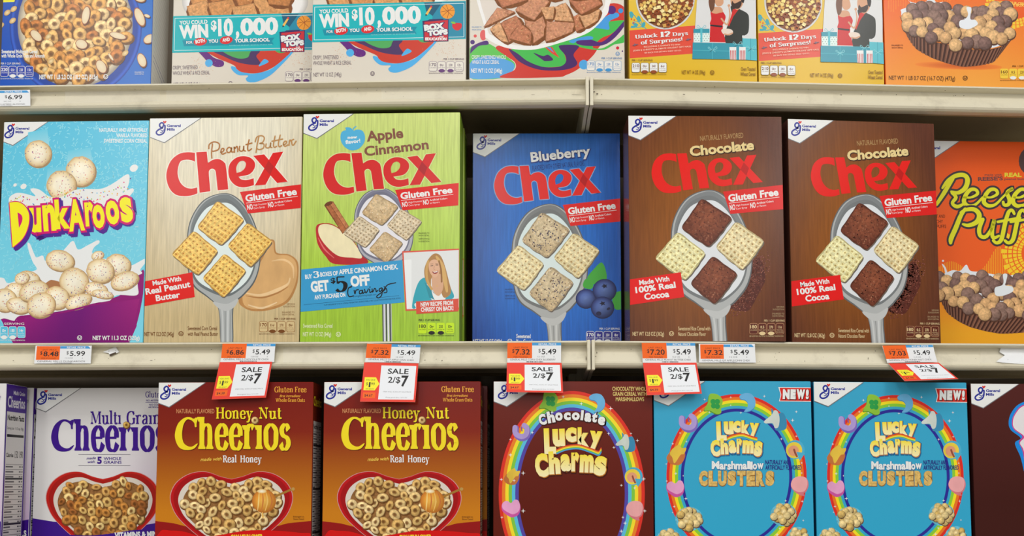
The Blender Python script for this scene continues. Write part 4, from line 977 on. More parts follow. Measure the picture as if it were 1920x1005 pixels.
a4 = swirl_box(0, (879.5, 146), (1172, 146), 'cream cereal box with a white bowl of toasted squares on rainbow coloured swirls', yaw=R(.3))
F = a4.F; q = zz(4.188, 870, 0)
F.p('splash_picture'); GRN = C(70, 172, 92)
F.poly(q([(40, 610), (40, 400), (90, 350), (160, 330), (260, 380), (330, 440), (400, 500), (380, 560), (320, 610)]), C(96, 196, 84), smooth=True)
F.poly(q([(36, 610), (60, 480), (180, 440), (300, 460), (390, 500), (380, 560), (300, 610)]), C(90, 164, 224), smooth=True)
F.poly(q([(60, 370), (120, 335), (180, 320), (190, 350), (120, 360), (70, 400), (50, 420)]), C(80, 44, 120), smooth=True)
F.poly(q([(250, 370), (330, 440), (400, 490), (395, 550), (290, 610), (720, 606), (800, 590), (900, 540), (1010, 440), (1080, 350), (1260, 200), (1262, 60), (1100, 40), (700, 250), (400, 330)]), C(208, 60, 50), smooth=True)
F.poly(q([(1262, 160), (1200, 230), (1150, 270), (1080, 300), (1010, 370), (1080, 380), (1160, 340), (1220, 300), (1262, 270), (1262, 330), (1180, 350), (1100, 390), (980, 385), (860, 360), (760, 360), (750, 380), (790, 430), (800, 490), (760, 520), (620, 525), (480, 470), (370, 390), (500, 380), (800, 320), (1000, 200)]), C(74, 188, 84), smooth=True)
F.poly(q([(350, 385), (420, 420), (500, 480), (620, 525), (740, 525), (795, 495), (798, 440), (750, 380), (760, 355), (900, 360), (860, 430), (890, 500), (830, 540), (700, 555), (560, 540), (430, 480)]), C(76, 44, 104), smooth=True)
F.poly(q([(890, 320), (990, 310), (1080, 330), (1180, 250), (1262, 160), (1262, 200), (1180, 300), (1090, 355), (960, 360), (890, 345)]), C(84, 44, 118), smooth=True)
F.poly(q([(1030, 190), (1130, 120), (1200, 100), (1215, 130), (1140, 170), (1140, 230), (1080, 225), (1020, 215)]), C(74, 158, 226), smooth=True)
F.poly(q([(830, 320), (960, 285), (1010, 290), (1000, 310), (900, 318), (860, 340)]), C(74, 158, 226), smooth=True)
F.poly(q([(545, 415), (620, 440), (660, 430), (700, 470), (640, 480), (610, 465)]), C(76, 44, 104), smooth=True); F.poly(q([(635, 372), (690, 368), (750, 455), (690, 420)]), C(222, 72, 60)); F.poly(q([(650, 372), (678, 370), (708, 415)]), C(80, 150, 224))
F.disc(870+1230/4.188, 85/4.188, 4.6, C(60, 150, 220)); F.disc(870+1160/4.188, 78/4.188, 8, C(90, 40, 120)); F.disc(870+940/4.188, 508/4.188, 9, C(84, 168, 226)); F.disc(886, 79, 4.2, C(80, 44, 120)); F.disc(891, 67.5, 3, C(226, 90, 90)); F.disc(906, 66, 6, C(226, 100, 100), ry=10); F.disc(1158, 90, 3, C(208, 40, 60)); F.disc(1167, 96, 1.4, C(80, 40, 110))
F.p('bowl_picture')
F.poly(q([(165, 240), (180, 300), (260, 350), (380, 385), (560, 388), (760, 335), (900, 290), (1000, 240), (1100, 140), (1140, 50), (1140, -260), (150, -260)]), C(242, 240, 238), smooth=True)
F.poly(q([(180, 200), (240, 290), (380, 350), (560, 355), (760, 300), (880, 260), (980, 200), (1080, 90), (1110, 0), (1110, -240), (180, -240)]), C(226, 216, 206), smooth=True)
for i, t in enumerate([[(150, 215), (330, 130), (400, 90), (260, 60)], [(270, 190), (410, 120), (470, 210), (350, 340)], [(200, 230), (280, 170), (350, 335), (290, 320)], [(470, 150), (610, 100), (660, 260), (530, 350)], [(350, 300), (440, 180), (530, 250), (520, 350)], [(700, 60), (800, 20), (860, 170), (710, 160)], [(650, 165), (870, 180), (850, 250), (640, 330)], [(860, 130), (920, 100), (960, 210), (880, 250)], [(900, 110), (1070, 70), (1050, 160), (950, 220)], [(400, 80), (520, -80), (680, 0), (550, 160)], [(820, 0), (1000, -60), (1085, 30), (920, 115)], [(600, 60), (710, 50), (700, 150), (640, 150)], [(560, -180), (760, -200), (800, -30), (660, 0)], [(230, -60), (420, -140), (500, 0), (300, 60)], [(800, -180), (1000, -160), (1010, -30), (830, -10)]]):
    toast(F, q(t), 30+i, [C(208, 146, 112), C(196, 126, 92), C(222, 168, 122)][i % 3])
F.p('description_print'); F.text('CRISPY, SWEETENED WHOLE', 884.5, 110.5, 64, 6.8, 0, WHT, .01); F.text('WHEAT & RICE CEREAL', 885, 120, 51, 6.8, 0, WHT, .01); F.text('ENLARGED TO', 885, 52, 18, 2.4, 0, C(90, 150, 210)); F.text('SHOW DETAIL', 885, 57, 18, 2.4, 0, C(90, 150, 210))
F.p('net_weight_print'); F.text('NET WT 12 OZ (340g)', 883.5, 136.5, 58, 7.6, 0, WHT, .025); okmark(F, 1158, 101, 3.4, C(110, 160, 210))
badges(F, 1100, 114, 66, 18.5, C(120, 170, 214), C(236, 232, 224), C(70, 130, 190), ['170', '0g', '230', '12g'], pill=C(70, 150, 210))
a4.done()

# --- yellow boxes with the holiday picture
a5 = Carton('cereal_box', 'yellow cereal box with a holiday couple picture, nearer the rail joint', (1180, 146), (1420.5, 149.5), z=ZA, h=.255, back=.004, yaw=R(2.6), front=C(236, 196, 58), side=C(222, 176, 40), group='yellow cereal boxes')
F = a5.F; q = zz(4.188, 1160, 0)
a5.grid(lambda u, v: mixc(C(234, 206, 92), C(228, 184, 40), v), 4, 10)
F.p('ornament_picture'); TQ = C(70, 168, 182)
for l, w in (([(215, 225), (170, 190), (130, 130), (100, 100)], 1.6), ([(150, 170), (110, 175)], 1.4), ([(190, 205), (150, 215), (100, 205)], 1.6), ([(185, 195), (170, 150)], 1.4)): F.stroke(q(l), w, TQ)
for x, y, a, b, r in ((100, 110, 16, 22, -30), (158, 150, 14, 26, -10), (130, 190, 26, 10, 20), (120, 210, 28, 10, -10), (195, 195, 14, 24, 20), (100, 125, 14, 18, -20)): F.disc(1160+x/4.188, y/4.188, a/4.188, TQ, ry=b/4.188, rot=r)
for x, y in ((100, 150), (122, 158), (118, 180)): F.disc(1160+x/4.188, y/4.188, 1.5, C(214, 60, 60), n=8)
F.p('banner'); F.poly(q([(70, 240), (608, 200), (580, 422), (70, 460)]), C(228, 82, 62))
F.p('bowl_picture')
F.radial(1160+366/4.188, -3, 55.5, 58.5, 0, ((0, C(200, 196, 190)), (.95, C(196, 192, 186)), (.98, C(236, 236, 236)), (1, C(150, 148, 146))), 50)
F.mat = FOOD; F.radial(1160+366/4.188, -3, 52, 55, 0, ((0, C(150, 84, 44)), (1, C(128, 74, 40))), 44)
rnd = random.Random(6)
for x, y in scatter(lambda x, y: ((x-1247.4)/49)**2+((y+3)/52)**2 < 1, (1196, -56, 1300, 50), 6.2, 3500, 8):
    k = rnd.random(); s_ = rnd.uniform(4.2, 5.6)
    if k < .6:
        a = rnd.uniform(0, 90); c = rnd.choice([C(240, 214, 130), C(228, 190, 100), C(244, 224, 160), C(214, 164, 84)])
        P4 = [(x+s_*math.cos(R(a+90*j)), y+s_*.85*math.sin(R(a+90*j))) for j in range(4)]
        F.poly([(p+.6, r_+1) for p, r_ in P4], C(110, 60, 30)); F.poly(P4, c); F.poly([(x+(p-x)*.55, y+(r_-y)*.55) for p, r_ in P4], mulc(c, 1.1))
    elif k < .85: F.stroke([(x-4, y), (x, y-4), (x+4, y), (x, y+4)], 2.2, rnd.choice([C(156, 76, 34), C(176, 92, 44)]), closed=True)
    else: F.disc(x, y, 3, C(232, 190, 120))
F.mat = PRINT
F.p('banner_lettering')
serif(F, 'Unlock', 1190.5, 73, 42.5, 6.6, 4.5, WHT, .19, .05, .06); serif(F, '12', 1237.5, 70.5, 19.5, 10, 4, WHT, .24, .05, .08); serif(F, 'Days', 1260.5, 68.2, 29.5, 6.6, 4.5, WHT, .19, .05, .06)
serif(F, 'of Surprises!', 1201.5, 84, 79, 7, 5, WHT, .19, .05, .06)
F.text('INCLUDING A CHANCE TO WIN', 1207, 90, 68, 2.7, 4, C(250, 214, 190), .01); F.text("JOHN & CHRISSY'S ULTIMATE HOLIDAY GIFT HAUL", 1187, 97, 109, 2.9, 4.3, C(250, 214, 190), .01); F.text('SEE BACK FOR DETAILS. ENDS 12/31/21.', 1208, 101, 70, 2.5, 4, C(250, 214, 190), .01)
for x, y in ((1190.5, 84.5), (1290, 74.5)): F.stroke([(x-4, y+1), (x, y), (x+5, y-1)], 1.4, C(120, 110, 130)); F.stroke([(x-1, y-2), (x+1, y), (x-1, y+2)], 1.2, C(120, 110, 130))
F.p('couple_picture')
F.poly(q([(628, -200), (1080, -200), (1075, 470), (586, 460), (600, 200)]), C(222, 222, 222))
SK = C(214, 160, 124)
F.poly(q([(880, 50), (960, 80), (1010, 110), (1022, 150), (1018, 250), (990, 280), (968, 285), (968, 345), (840, 340), (840, 250), (860, 190), (890, 130)]), C(52, 54, 50), smooth=True)
F.poly(q([(895, 75), (945, 70), (900, 130), (865, 210), (858, 200), (880, 130)]), C(206, 40, 36))
F.poly(q([(885, -50), (930, -70), (972, -40), (978, 20), (960, 60), (930, 80), (900, 62), (882, 40), (876, 0)]), SK, smooth=True)
F.poly(q([(890, 10), (910, 30), (958, 10), (962, 40), (940, 70), (905, 68), (884, 50)]), C(60, 40, 34), smooth=True)
F.poly(q([(890, -50), (930, -85), (985, -40), (980, 25), (960, 10), (950, -30), (900, -30)]), C(44, 32, 30), smooth=True)
F.poly(q([(722, 90), (760, 75), (810, 90), (838, 130), (830, 170), (815, 200), (815, 215), (720, 200), (725, 150)]), C(206, 34, 38), smooth=True)
F.poly(q([(718, 200), (815, 210), (838, 335), (712, 332)]), C(206, 34, 38)); F.poly(q([(718, 195), (812, 204), (811, 218), (717, 208)]), C(40, 34, 40))
F.poly(q([(728, 98), (745, 60), (800, 60), (818, 95), (790, 104), (760, 110)]), SK, smooth=True)
F.poly(q([(752, -60), (790, -70), (815, -20), (822, 25), (800, 50), (770, 48), (750, 10)]), SK, smooth=True)
F.poly(q([(716, 80), (705, 10), (720, -60), (770, -90), (800, -60), (760, -30), (755, 20), (748, 70), (728, 95)]), C(112, 70, 46), smooth=True)
F.stroke(q([(806, 150), (850, 195), (872, 120), (862, 50)]), [3.2, 3, 2.6, 1.6], SK); F.disc(1160+864/4.188, 11, 2.6, SK)
F.poly(q([(820, 195), (840, 200), (842, 235), (815, 235)]), C(236, 230, 226)); F.poly(q([(812, 232), (860, 228), (890, 240), (895, 262), (868, 280), (825, 272), (806, 250)]), C(232, 214, 200), smooth=True); F.stroke(q([(830, 270), (860, 275), (892, 262)]), 2.6, SK)
F.p('gifts_picture'); T1, T2, T3 = C(56, 152, 172), C(90, 190, 204), C(222, 240, 236)
F.poly(q([(586, 228), (712, 228), (712, 262), (586, 262)]), T1); F.poly(q([(586, 262), (712, 262), (712, 335), (586, 335)]), T3)
F.hold()
for i in range(6):
    for j in range(4): F.disc(1160+(596+i*22+(j % 2)*9)/4.188, (270+j*17)/4.188, .9, C(120, 150, 130), n=6)
F.hold(False); F.poly(q([(640, 228), (656, 228), (656, 335), (640, 335)]), T2)
F.stroke(q([(648, 228), (615, 218), (622, 200), (648, 225), (675, 200), (682, 215), (648, 228)]), .8, T2)
F.poly(q([(970, 303), (1085, 308), (1085, 478), (970, 470)]), T2); F.poly(q([(580, 336), (890, 342), (890, 468), (578, 464)]), T1); F.poly(q([(890, 342), (970, 350), (1000, 470), (890, 468)]), T1)
for l in ([(735, 340), (735, 466)], [(580, 396), (870, 404)], [(1035, 306), (1035, 474)], [(970, 380), (1085, 392)]): F.stroke(q(l), .8, T2 if l[0][0] < 900 else T1, smooth=False)
for cx, cy in ((735, 385), (1038, 378), (930, 345)): F.stroke(q([(cx, cy+10), (cx-32, cy-2), (cx-28, cy-14), (cx, cy+8), (cx+28, cy-16), (cx+34, cy), (cx, cy+10), (cx-20, cy+26), (cx, cy+10), (cx+22, cy+26)]), .9, C(130, 206, 214))
F.poly(q([(868, 372), (996, 372), (996, 472), (872, 470)]), WHT); F.poly(q([(922, 356), (944, 356), (944, 472), (922, 472)]), T1)
for k in range(4): F.poly(q([(874+k*13, 398), (880+k*13, 398), (881+k*12, 470), (876+k*12, 470)]), C(200, 50, 60)); F.poly(q([(950+k*12, 398), (956+k*12, 398), (956+k*12, 472), (951+k*12, 472)]), C(200, 50, 60))
TX = C(134, 92, 30)
badges(F, 1184, 118, 67, 18.5, C(140, 120, 90), WHT, C(120, 74, 50), ['210', '0g', '340', '6g'], capx=1184.5, pill=C(150, 76, 40))
F.p('net_weight_print'); F.text('NET WT 14 OZ (396g)', 1278, 139.5, 44, 7, 0, TX, .01); okmark(F, 1335, 136.5, 3.6, TX)
F.p('description_print'); F.text('Oven Toasted', 1389, 133, 27, 6.6, 0, TX, .01); F.text('Wheat Cereal', 1388, 142.5, 28, 6.6, 0, TX, .01)
a5.done()
copy_box(a5, 'yellow cereal box with a holiday couple picture, against the orange one', (1422.5, 150), R(3.4), back=.003, group='yellow cereal boxes')

# --- orange box, puffs in a brown cup
def puffs_bowl(F, q, fx, pts, rr, cup, splash, seed=3):
    """q maps crop pixels; cup outline, milk and a heap of tan and brown balls"""
    F.p('cup_picture'); F.mat = WASH
    top, bot = cup
    n = len(top)
    F.poly(q(top+bot[::-1]), C(70, 42, 34)); 
    m = 34
    T_ = catmull(q(top), False, 8); B_ = catmull(q(bot), False, 8)
    def along(L, t): i = t*(len(L)-1); k = min(int(i), len(L)-2); return L[k]+(L[k+1]-L[k])*(i-k)
    for k in range(m):
        a, b = k/m, (k+.55)/m
        F.poly([tuple(along(T_, a)), tuple(along(T_, b)), tuple(along(B_, b)), tuple(along(B_, a))], C(124, 82, 64))
        F.poly([tuple(along(T_, a+.3/m)), tuple(along(T_, b-.1/m)), tuple(along(B_, b-.1/m)), tuple(along(B_, a+.3/m))], C(148, 102, 80))
    F.mat = PRINT; F.p('milk_picture')
    for s_ in splash: F.poly(q(s_), C(230, 234, 240), smooth=True)
    F.p('puffs_picture'); rnd = random.Random(seed); F.mat = FOOD
    for x, y in pts:
        X, Y = q([(x, y)])[0]; c = rnd.choice([C(228, 184, 130), C(146, 116, 104), C(220, 174, 122), C(132, 102, 94)]); puff(F, X, Y, rr*rnd.uniform(.88, 1.1), c)
    F.mat = PRINT
a7 = Carton('cereal_box', 'orange cereal box with puffs in a fluted cup, right end of the top shelf', (1660.5, 156.5), (1985, 165), z=ZA, h=.29, back=.003, yaw=R(3.2), front=C(240, 110, 40), side=C(236, 96, 30))
F = a7.F; q = zz(4.786, 1630, 0)
a7.grid(lambda u, v: mixc(C(238, 84, 20), C(246, 170, 70), min(1, max(0, (v-.42)*1.7-abs(u-.55)*.35))), 12, 24)
F.p('front_panel'); F.hold()
for k in range(26): F.poly(q([(170+k*22, -60), (175+k*22, -60), (175+k*22, 80+30*math.sin(k)), (170+k*22, 80+30*math.sin(k))]), C(246, 140, 40))
F.hold(False); F.p('burst_picture')
cx, cy = 1310, -20
F.disc(1630+cx/4.786, cy/4.786, 42, C(236, 96, 36)); F.hold()
for k in range(44):
    a0 = R(k*360/44); a1_ = R(k*360/44+6)
    for r0, r1 in ((190, 212), (217, 240), (245, 262+(k % 3)*8)):
        F.poly(q([(cx+r0*math.cos(a0), cy+r0*math.sin(a0)), (cx+r1*math.cos(a0), cy+r1*math.sin(a0)), (cx+r1*math.cos(a1_), cy+r1*math.sin(a1_)), (cx+r0*math.cos(a1_), cy+r0*math.sin(a1_))]), C(246, 206, 60))
F.hold(False)
F.text('WITH YOUR CEREAL', 1869, 6, 62, 4.6, -4, C(250, 206, 90), .03); F.text('ON THE BOX', 1878, 11, 42, 4.6, -2, C(250, 206, 90), .03)
F.p('shadow_print'); F.radial(1630+800/4.786, 590/4.786, 82, 7, 2, ((0, C(208, 96, 40)), (.6, C(226, 118, 50)), (1, C(243, 138, 56))), 30)
pts = scatter(lambda x, y: (320 < x < 1270) and (50+abs(x-800)*.0 < y) and y < 235+min(1, (x-300)/420)*170-max(0, (x-1000))*.28, (300, 60, 1280, 420), 66, 3000, 12)
puffs_bowl(F, q, 4.786, pts, 12.3, ([(270, 140), (330, 220), (420, 300), (560, 370), (740, 410), (900, 440), (1040, 455), (1180, 420), (1290, 340)], [(290, 190), (340, 330), (420, 440), (560, 520), (700, 570), (840, 600), (980, 590), (1110, 560), (1190, 470)]),
 [[(285, 110), (280, 90), (300, 80), (350, 60), (370, 30), (345, 0), (380, 20), (480, 30), (560, -30), (600, 20), (680, 20), (700, 70), (800, 90), (1000, 90), (1060, 60), (1100, 80), (1160, 150), (1230, 70), (1255, 65), (1250, 90), (1190, 170), (1260, 240), (1290, 320), (1200, 400), (1040, 440), (900, 420), (740, 400), (560, 350), (420, 290), (330, 220), (290, 150)]])
F.p('milk_picture'); F.poly(q([(870, 70), (900, 65), (915, 80), (905, 170), (950, 180), (970, 220), (900, 260), (850, 260), (810, 240), (810, 190), (860, 170), (885, 130)]), C(234, 238, 244), smooth=True)
F.p('net_weight_print'); F.text('NET WT 1 LB 0.7 OZ (16.7 OZ) (473g)', 1666.5, 149.5, 124, 7.6, -.8, C(96, 60, 28), .01); okmark(F, 1809.5, 146.5, 4, C(96, 60, 28))
F.p('description_print'); F.text('ENLARGED TO', 1671.5, 86.5, 21.5, 2.6, 0, C(120, 50, 20), .01); F.text('SHOW DETAIL', 1672, 91, 21, 2.6, 0, C(120, 50, 20), .01)
badges(F, 1875, 129, 66, 18.5, C(246, 206, 70), C(246, 206, 70), C(110, 70, 30), ['160', '0.5', '220', '12g'], capx=1898, pill=WHT)
a7.done()

# ================================================================== MIDDLE SHELF, right end
b7 = Carton('cereal_box', 'orange cereal box with large yellow script and a cup of puffs, middle shelf right end', (1704, 640), (2010, 652), 263, z=ZB, back=.068, yaw=R(2.2), front=C(238, 104, 34), side=C(226, 88, 28))
F = b7.F
b7.grid(lambda u, v: mixc(mixc(C(226, 84, 20), C(238, 98, 40), min(1, v*3)), C(240, 170, 40), min(1, max(0, (v-.62)*3.4))), 8, 26)
emblem(F, 1705, 263.5, 1.07)
q = zz(4.57, 1720, 230); q2 = zz(4.37, 1720, 430)
F.p('front_panel'); F.hold()
for k in range(60):
    x = 1760+k*3.3
    top_ = 500-10*math.sin((x-1760)/14)-(28*math.exp(-((x-1873)/18)**2))
    F.poly([(x, top_), (x+1.4, top_), (x+1.4, 535), (x, 535)], C(244, 168, 44))
F.hold(False)
F.p('burst_picture'); F.hold()
cx, cy = 1945, 475
for k in range(40):
    a0, a1_ = R(k*9), R(k*9+7)
    for r0, r1 in ((30, 37), (39, 46), (48, 55), (57, 62+(k % 3)*3)):
        F.poly([(cx+r0*math.cos(a0), cy+r0*math.sin(a0)), (cx+r1*math.cos(a0), cy+r1*math.sin(a0)), (cx+r1*math.cos(a1_), cy+r1*math.sin(a1_)), (cx+r0*math.cos(a1_), cy+r0*math.sin(a1_))], C(246, 206, 50))
F.hold(False)
F.p('dark_cup_picture'); F.disc(1932, 302, 22, C(84, 62, 62), ry=26)
F.p('flavour_text'); GR = C(110, 70, 66)
F.text('made with', 1846, 329.5, 32, 3.6, 0, GR, .02); F.text("REESE'S", 1833.5, 339, 47, 6.6, 1.5, GR, .04); F.text('REAL', 1883.5, 331.5, 32, 7.2, 0, C(222, 206, 60), .04); F.text('peanut butter', 1883, 337.5, 46, 3.8, 0, GR, .02)
for t, x, y, w in (('PEANUT AND', 1738, 408.5, 34), ('CRUNCHY', 1738, 418.5, 30), ('CORN PUFFS', 1734, 427.5, 40)): F.text(t, x, y, w, 6, 0, C(90, 44, 24), .01)
F.p('title_lettering'); DB = C(66, 58, 60); YL = C(222, 220, 48)
RS = [([(165, 700), (230, 600), (300, 480)], [5, 7, 7]), ([(215, 560), (260, 500), (330, 455), (400, 450), (430, 490), (410, 560), (350, 600), (290, 590)], [3, 6, 7, 7, 8, 8, 6, 3]), ([(295, 600), (330, 640), (300, 690), (340, 720), (390, 700)], [4, 6, 5, 6, 4]),
      ([(400, 640), (460, 640), (515, 610), (500, 575), (455, 575), (415, 620), (400, 680), (440, 715), (500, 700), (560, 640)], [3, 3, 5, 5, 6, 7, 7, 6, 4, 3]), ([(575, 635), (630, 640), (685, 610), (670, 575), (625, 575), (585, 620), (570, 680), (610, 712), (670, 700), (730, 640)], [3, 3, 5, 5, 6, 7, 7, 6, 4, 3]),
      ([(730, 640), (800, 575), (810, 570), (770, 600), (790, 660), (780, 700), (745, 705), (735, 680)], [3, 4, 6, 6, 7, 6, 5, 4]), ([(830, 640), (880, 640), (935, 610), (920, 575), (880, 575), (835, 620), (820, 680), (860, 715), (930, 700)], [3, 3, 5, 5, 6, 7, 7, 6, 4])]
PS = [([(410, 740), (370, 800), (330, 900), (290, 990), (285, 1030)], [5, 7, 8, 8, 5]), ([(370, 770), (420, 745), (490, 745), (530, 790), (510, 850), (440, 880), (390, 870)], [3, 6, 7, 8, 8, 6, 3]),
      ([(560, 830), (530, 910), (540, 970), (590, 975), (640, 900), (660, 830), (640, 920), (650, 985), (700, 970)], [6, 7, 6, 6, 5, 6, 7, 6, 3]), ([(830, 780), (810, 750), (780, 770), (750, 870), (720, 1000), (680, 1030), (650, 1010)], [4, 5, 6, 7, 7, 5, 4]), ([(690, 850), (880, 815)], [4, 4]),
      ([(930, 780), (905, 750), (875, 775), (850, 870), (820, 1000), (780, 1030), (750, 1010)], [4, 5, 6, 7, 7, 5, 4]), ([(800, 850), (960, 825)], [4, 4])]
for grp in (RS, PS):
    for l, w in grp: F.stroke(q(l), [a+8.5 for a in w], DB)
    for l, w in grp: F.stroke(q(l), [a+1.0 for a in w], YL)
pts = scatter(lambda x, y: (150 < x < 1500) and y > 375 and y < 540+min(1, max(0, (x-180))/330)*170, (150, 370, 1500, 720), 58, 3200, 14)
F.p('milk_picture'); F.disc(1768, 489, 2, C(232, 232, 236)); F.poly(q2([(200, 285), (215, 290), (235, 320), (245, 360), (230, 370), (222, 330)]), C(232, 232, 236), smooth=True)
puffs_bowl(F, q2, 4.37, pts, 11.8, ([(150, 480), (220, 550), (330, 620), (480, 680), (640, 700), (780, 715), (950, 700), (1200, 640), (1400, 540)], [(180, 560), (240, 680), (330, 750), (430, 800), (560, 835), (680, 855), (820, 850), (1050, 820), (1280, 700)]),
 [[(150, 520), (150, 400), (230, 360), (290, 335), (350, 340), (400, 290), (435, 340), (520, 350), (700, 380), (850, 370), (1200, 380), (1450, 450), (1400, 560), (1200, 640), (900, 700), (640, 690), (480, 670), (350, 630), (220, 560)]])
F.p('milk_picture'); F.poly(q2([(700, 370), (735, 370), (725, 430), (720, 460), (775, 470), (780, 510), (700, 545), (640, 540), (635, 480), (690, 460), (705, 430)]), C(228, 234, 238), smooth=True)
b7.done()
# ================================================================== LOWEST SHELF (upper halves in view)
def heart(cx, top, hw, hh, k=1.0):
    """outline of a heart bowl: notch at (cx, top+.13hh)"""
    P = [(0, .115), (0, .115), (-.18, .075), (-.42, .0), (-.68, .03), (-.90, .17), (-1.0, .38), (-.95, .60), (-.80, .80), (-.45, 1.08), (0, 1.32), (0, 1.32), (.45, 1.08), (.80, .80), (.95, .60), (1.0, .38), (.90, .17), (.68, .03), (.42, 0), (.18, .075)]
    return [(cx+x*hw*k, top+(.55+(y-.55)*k)*hh) for x, y in P]
def heart_bowl(F, cx, top, hw, hh, rr, pal, seed, dist, red=C(190, 22, 26)):
    F.p('bowl_picture')
    F.poly(heart(cx, top, hw, hh, 1.012), mixc(red, WHT, .35), smooth=True); F.poly(heart(cx, top, hw, hh), red, smooth=True); F.poly(heart(cx, top, hw, hh, .955), mulc(red, .72), smooth=True)
    inner = heart(cx, top+2, hw, hh, .875); F.poly(inner, C(222, 212, 200), smooth=True)
    I = heart(cx, top+3, hw, hh, .79)
    def inside(x, y):
        c = False; n = len(I)
        for i in range(n):
            (x1, y1), (x2, y2) = I[i], I[i-1]
            if (y1 > y) != (y2 > y) and x < (x2-x1)*(y-y1)/(y2-y1)+x1: c = not c
        return c
    F.mat = FOOD; F.poly(heart(cx, top+5, hw, hh, .80), C(150, 104, 58), smooth=True); F.mat = PRINT
    rings_in(F, scatter(inside, (cx-hw, top, cx+hw, top+hh*1.3), dist, 5000, seed), rr, pal, seed)
def cheerios_word(F, x, y, w, cap, col, shade=None, ang=0):
    F.p('title_lettering')
    q = lambda l: [(x+a*w, y-b*cap) for a, b in l]
    if shade: 
        for dx in (0,): serif(F, '#eerios', x+.20*w+1.0, y+1.2, .815*w, cap*1.10, 0, shade, .185, .055, .045)
    # tall C drawn by hand, the rest from the serif alphabet
    Cc = [(.19, .82), (.20, .98), (.185, 1.02), (.165, .98), (.13, 1.03), (.08, 1.0), (.025, .80), (.0, .45), (.02, .15), (.06, .0), (.12, -.03), (.17, .02), (.20, .16), (.19, .17), (.15, .08), (.11, .10), (.075, .22), (.063, .48), (.075, .78), (.105, .95), (.14, .94), (.17, .84), (.175, .72), (.19, .72)]
    if shade: F.poly([(a+1, b+1.2) for a, b in q(Cc)], shade, smooth=True)
    F.poly(q(Cc), col, smooth=True)
    serif(F, '#eerios', x+.20*w, y, .815*w, cap*1.10, 0, col, .185, .05, .045)
# --- red brown box with heart bowl


PALH = [C(222, 190, 128), C(210, 174, 108), C(228, 200, 144), C(204, 164, 96)]
c2 = Carton('cereal_box', 'left of the two dark red and orange cereal boxes with a heart bowl', (289.5, 1003), (583.8, 1003), 717, z=ZC, back=.004, front=C(140, 40, 22), side=C(120, 40, 20), group='red and orange heart bowl cereal boxes')
F = c2.F; z2 = zz(4.903, 280, 800); z1 = zz(5.582, 280, 640)
c2.grid(lambda u, v: mixc(mixc(C(118, 24, 20), C(138, 40, 18), min(1, v*4)), C(206, 128, 24), min(1, max(0, v-.22)*3.0)), 6, 24)
F.p('front_panel'); F.poly([(285, 976), (325, 981), (400, 1000), (470, 1000), (540, 981), (590, 976), (590, 1120), (285, 1120)], C(150, 22, 20))
heart_bowl(F, 434, 885, 114, 118, 10.5, PALH, 3, 13.5)
F.p('honey_dipper_picture')
F.stroke(z2([(1160, 640), (1320, 572)]), 4, C(168, 120, 50)); F.disc(280+1322/4.903, 800+573/4.903, 3.2, C(190, 150, 80))
F.mat = WASH
F.radial(280+1055/4.903, 800+685/4.903, 22.5, 22, 0, ((0, C(240, 190, 90)), (.6, C(226, 156, 60)), (1, C(190, 110, 40))), 28, lx=.15)
for dx, c in ((-10, C(248, 214, 130)), (-3, C(206, 120, 60)), (4, C(246, 200, 110)), (11, C(200, 118, 60))): F.stroke([(495+dx*.9, 922), (497+dx*1.2, 940), (493+dx, 958)], [1, 2.6, 1], c)
F.radial(491, 921, 9, 4, 0, ((0, C(252, 246, 226)), (1, C(240, 200, 120))), 14); F.stroke(z2([(1040, 790), (1045, 830)]), [2, 3.6], C(240, 190, 100)); F.mat = PRINT
F.p('ribbon_banner'); F.poly(z2([(95, 972), (200, 955), (320, 965), (480, 1010), (620, 1000), (900, 955), (1150, 955), (1380, 975), (1500, 1000), (1500, 1200), (95, 1200)]), C(214, 20, 18), smooth=True)
F.text('CAN HELP LOWER', 433, 1010, 60, 7, 1, C(246, 226, 60), .05)
emblem(F, 293, 717, 1.04)
F.p('flavour_lettering'); YW = C(246, 222, 40)
serif(F, 'Honey', 404, 785, 70, 21, 0, YW, .15, .05, .05, outline=(C(80, 20, 14), .03, 1, 1.2)); serif(F, 'Nut', 485, 785, 43.5, 21, 0, YW, .15, .05, .05, outline=(C(80, 20, 14), .03, 1, 1.2))
F.text('NATURALLY FLAVORED', 331, 775, 71, 8, 0, C(222, 150, 100), .01)
cheerios_word(F, 328, 842, 214, 58, YW, C(96, 28, 14))
F.p('ring_picture'); F.mat = FOOD; ring(F, 477.8, 788, 6.6, 0, 1, C(214, 180, 120)); F.mat = PRINT
F.p('gluten_free_lettering'); OG = C(240, 168, 62)
serif(F, 'Gluten', 514, 735.5, 36, 10, 0, OG, .15, .06, .04); serif(F, 'Free', 552.5, 735.5, 22.5, 10, 0, OG, .15, .06, .04)
F.text('first ingredient', 524, 744.5, 39, 4.4, 0, OG, .02, shear=.3); serif(F, 'Whole', 517, 753.5, 21, 6.4, 0, OG, .15, .07, .04); serif(F, 'Grain', 539.5, 753.5, 16.5, 6.4, 0, OG, .15, .07, .04); serif(F, 'Oats', 557.5, 753.5, 14.5, 6.4, 0, OG, .15, .07, .04)
F.p('claim_lettering'); F.text('made with', 376, 864.5, 39, 6, 2, C(240, 196, 80), .02, shear=.35); serif(F, 'Real', 417.5, 867, 26.5, 13, 0, WHT, .15, .05, .05); serif(F, 'Honey', 450, 867, 40.5, 13, 0, WHT, .15, .05, .05)
F.p('description_print'); F.text('Enlarged to', 550, 970, 20, 2.8, 0, C(110, 60, 20)); F.text('Show Detail', 550, 974.5, 20, 2.8, 0, C(110, 60, 20))
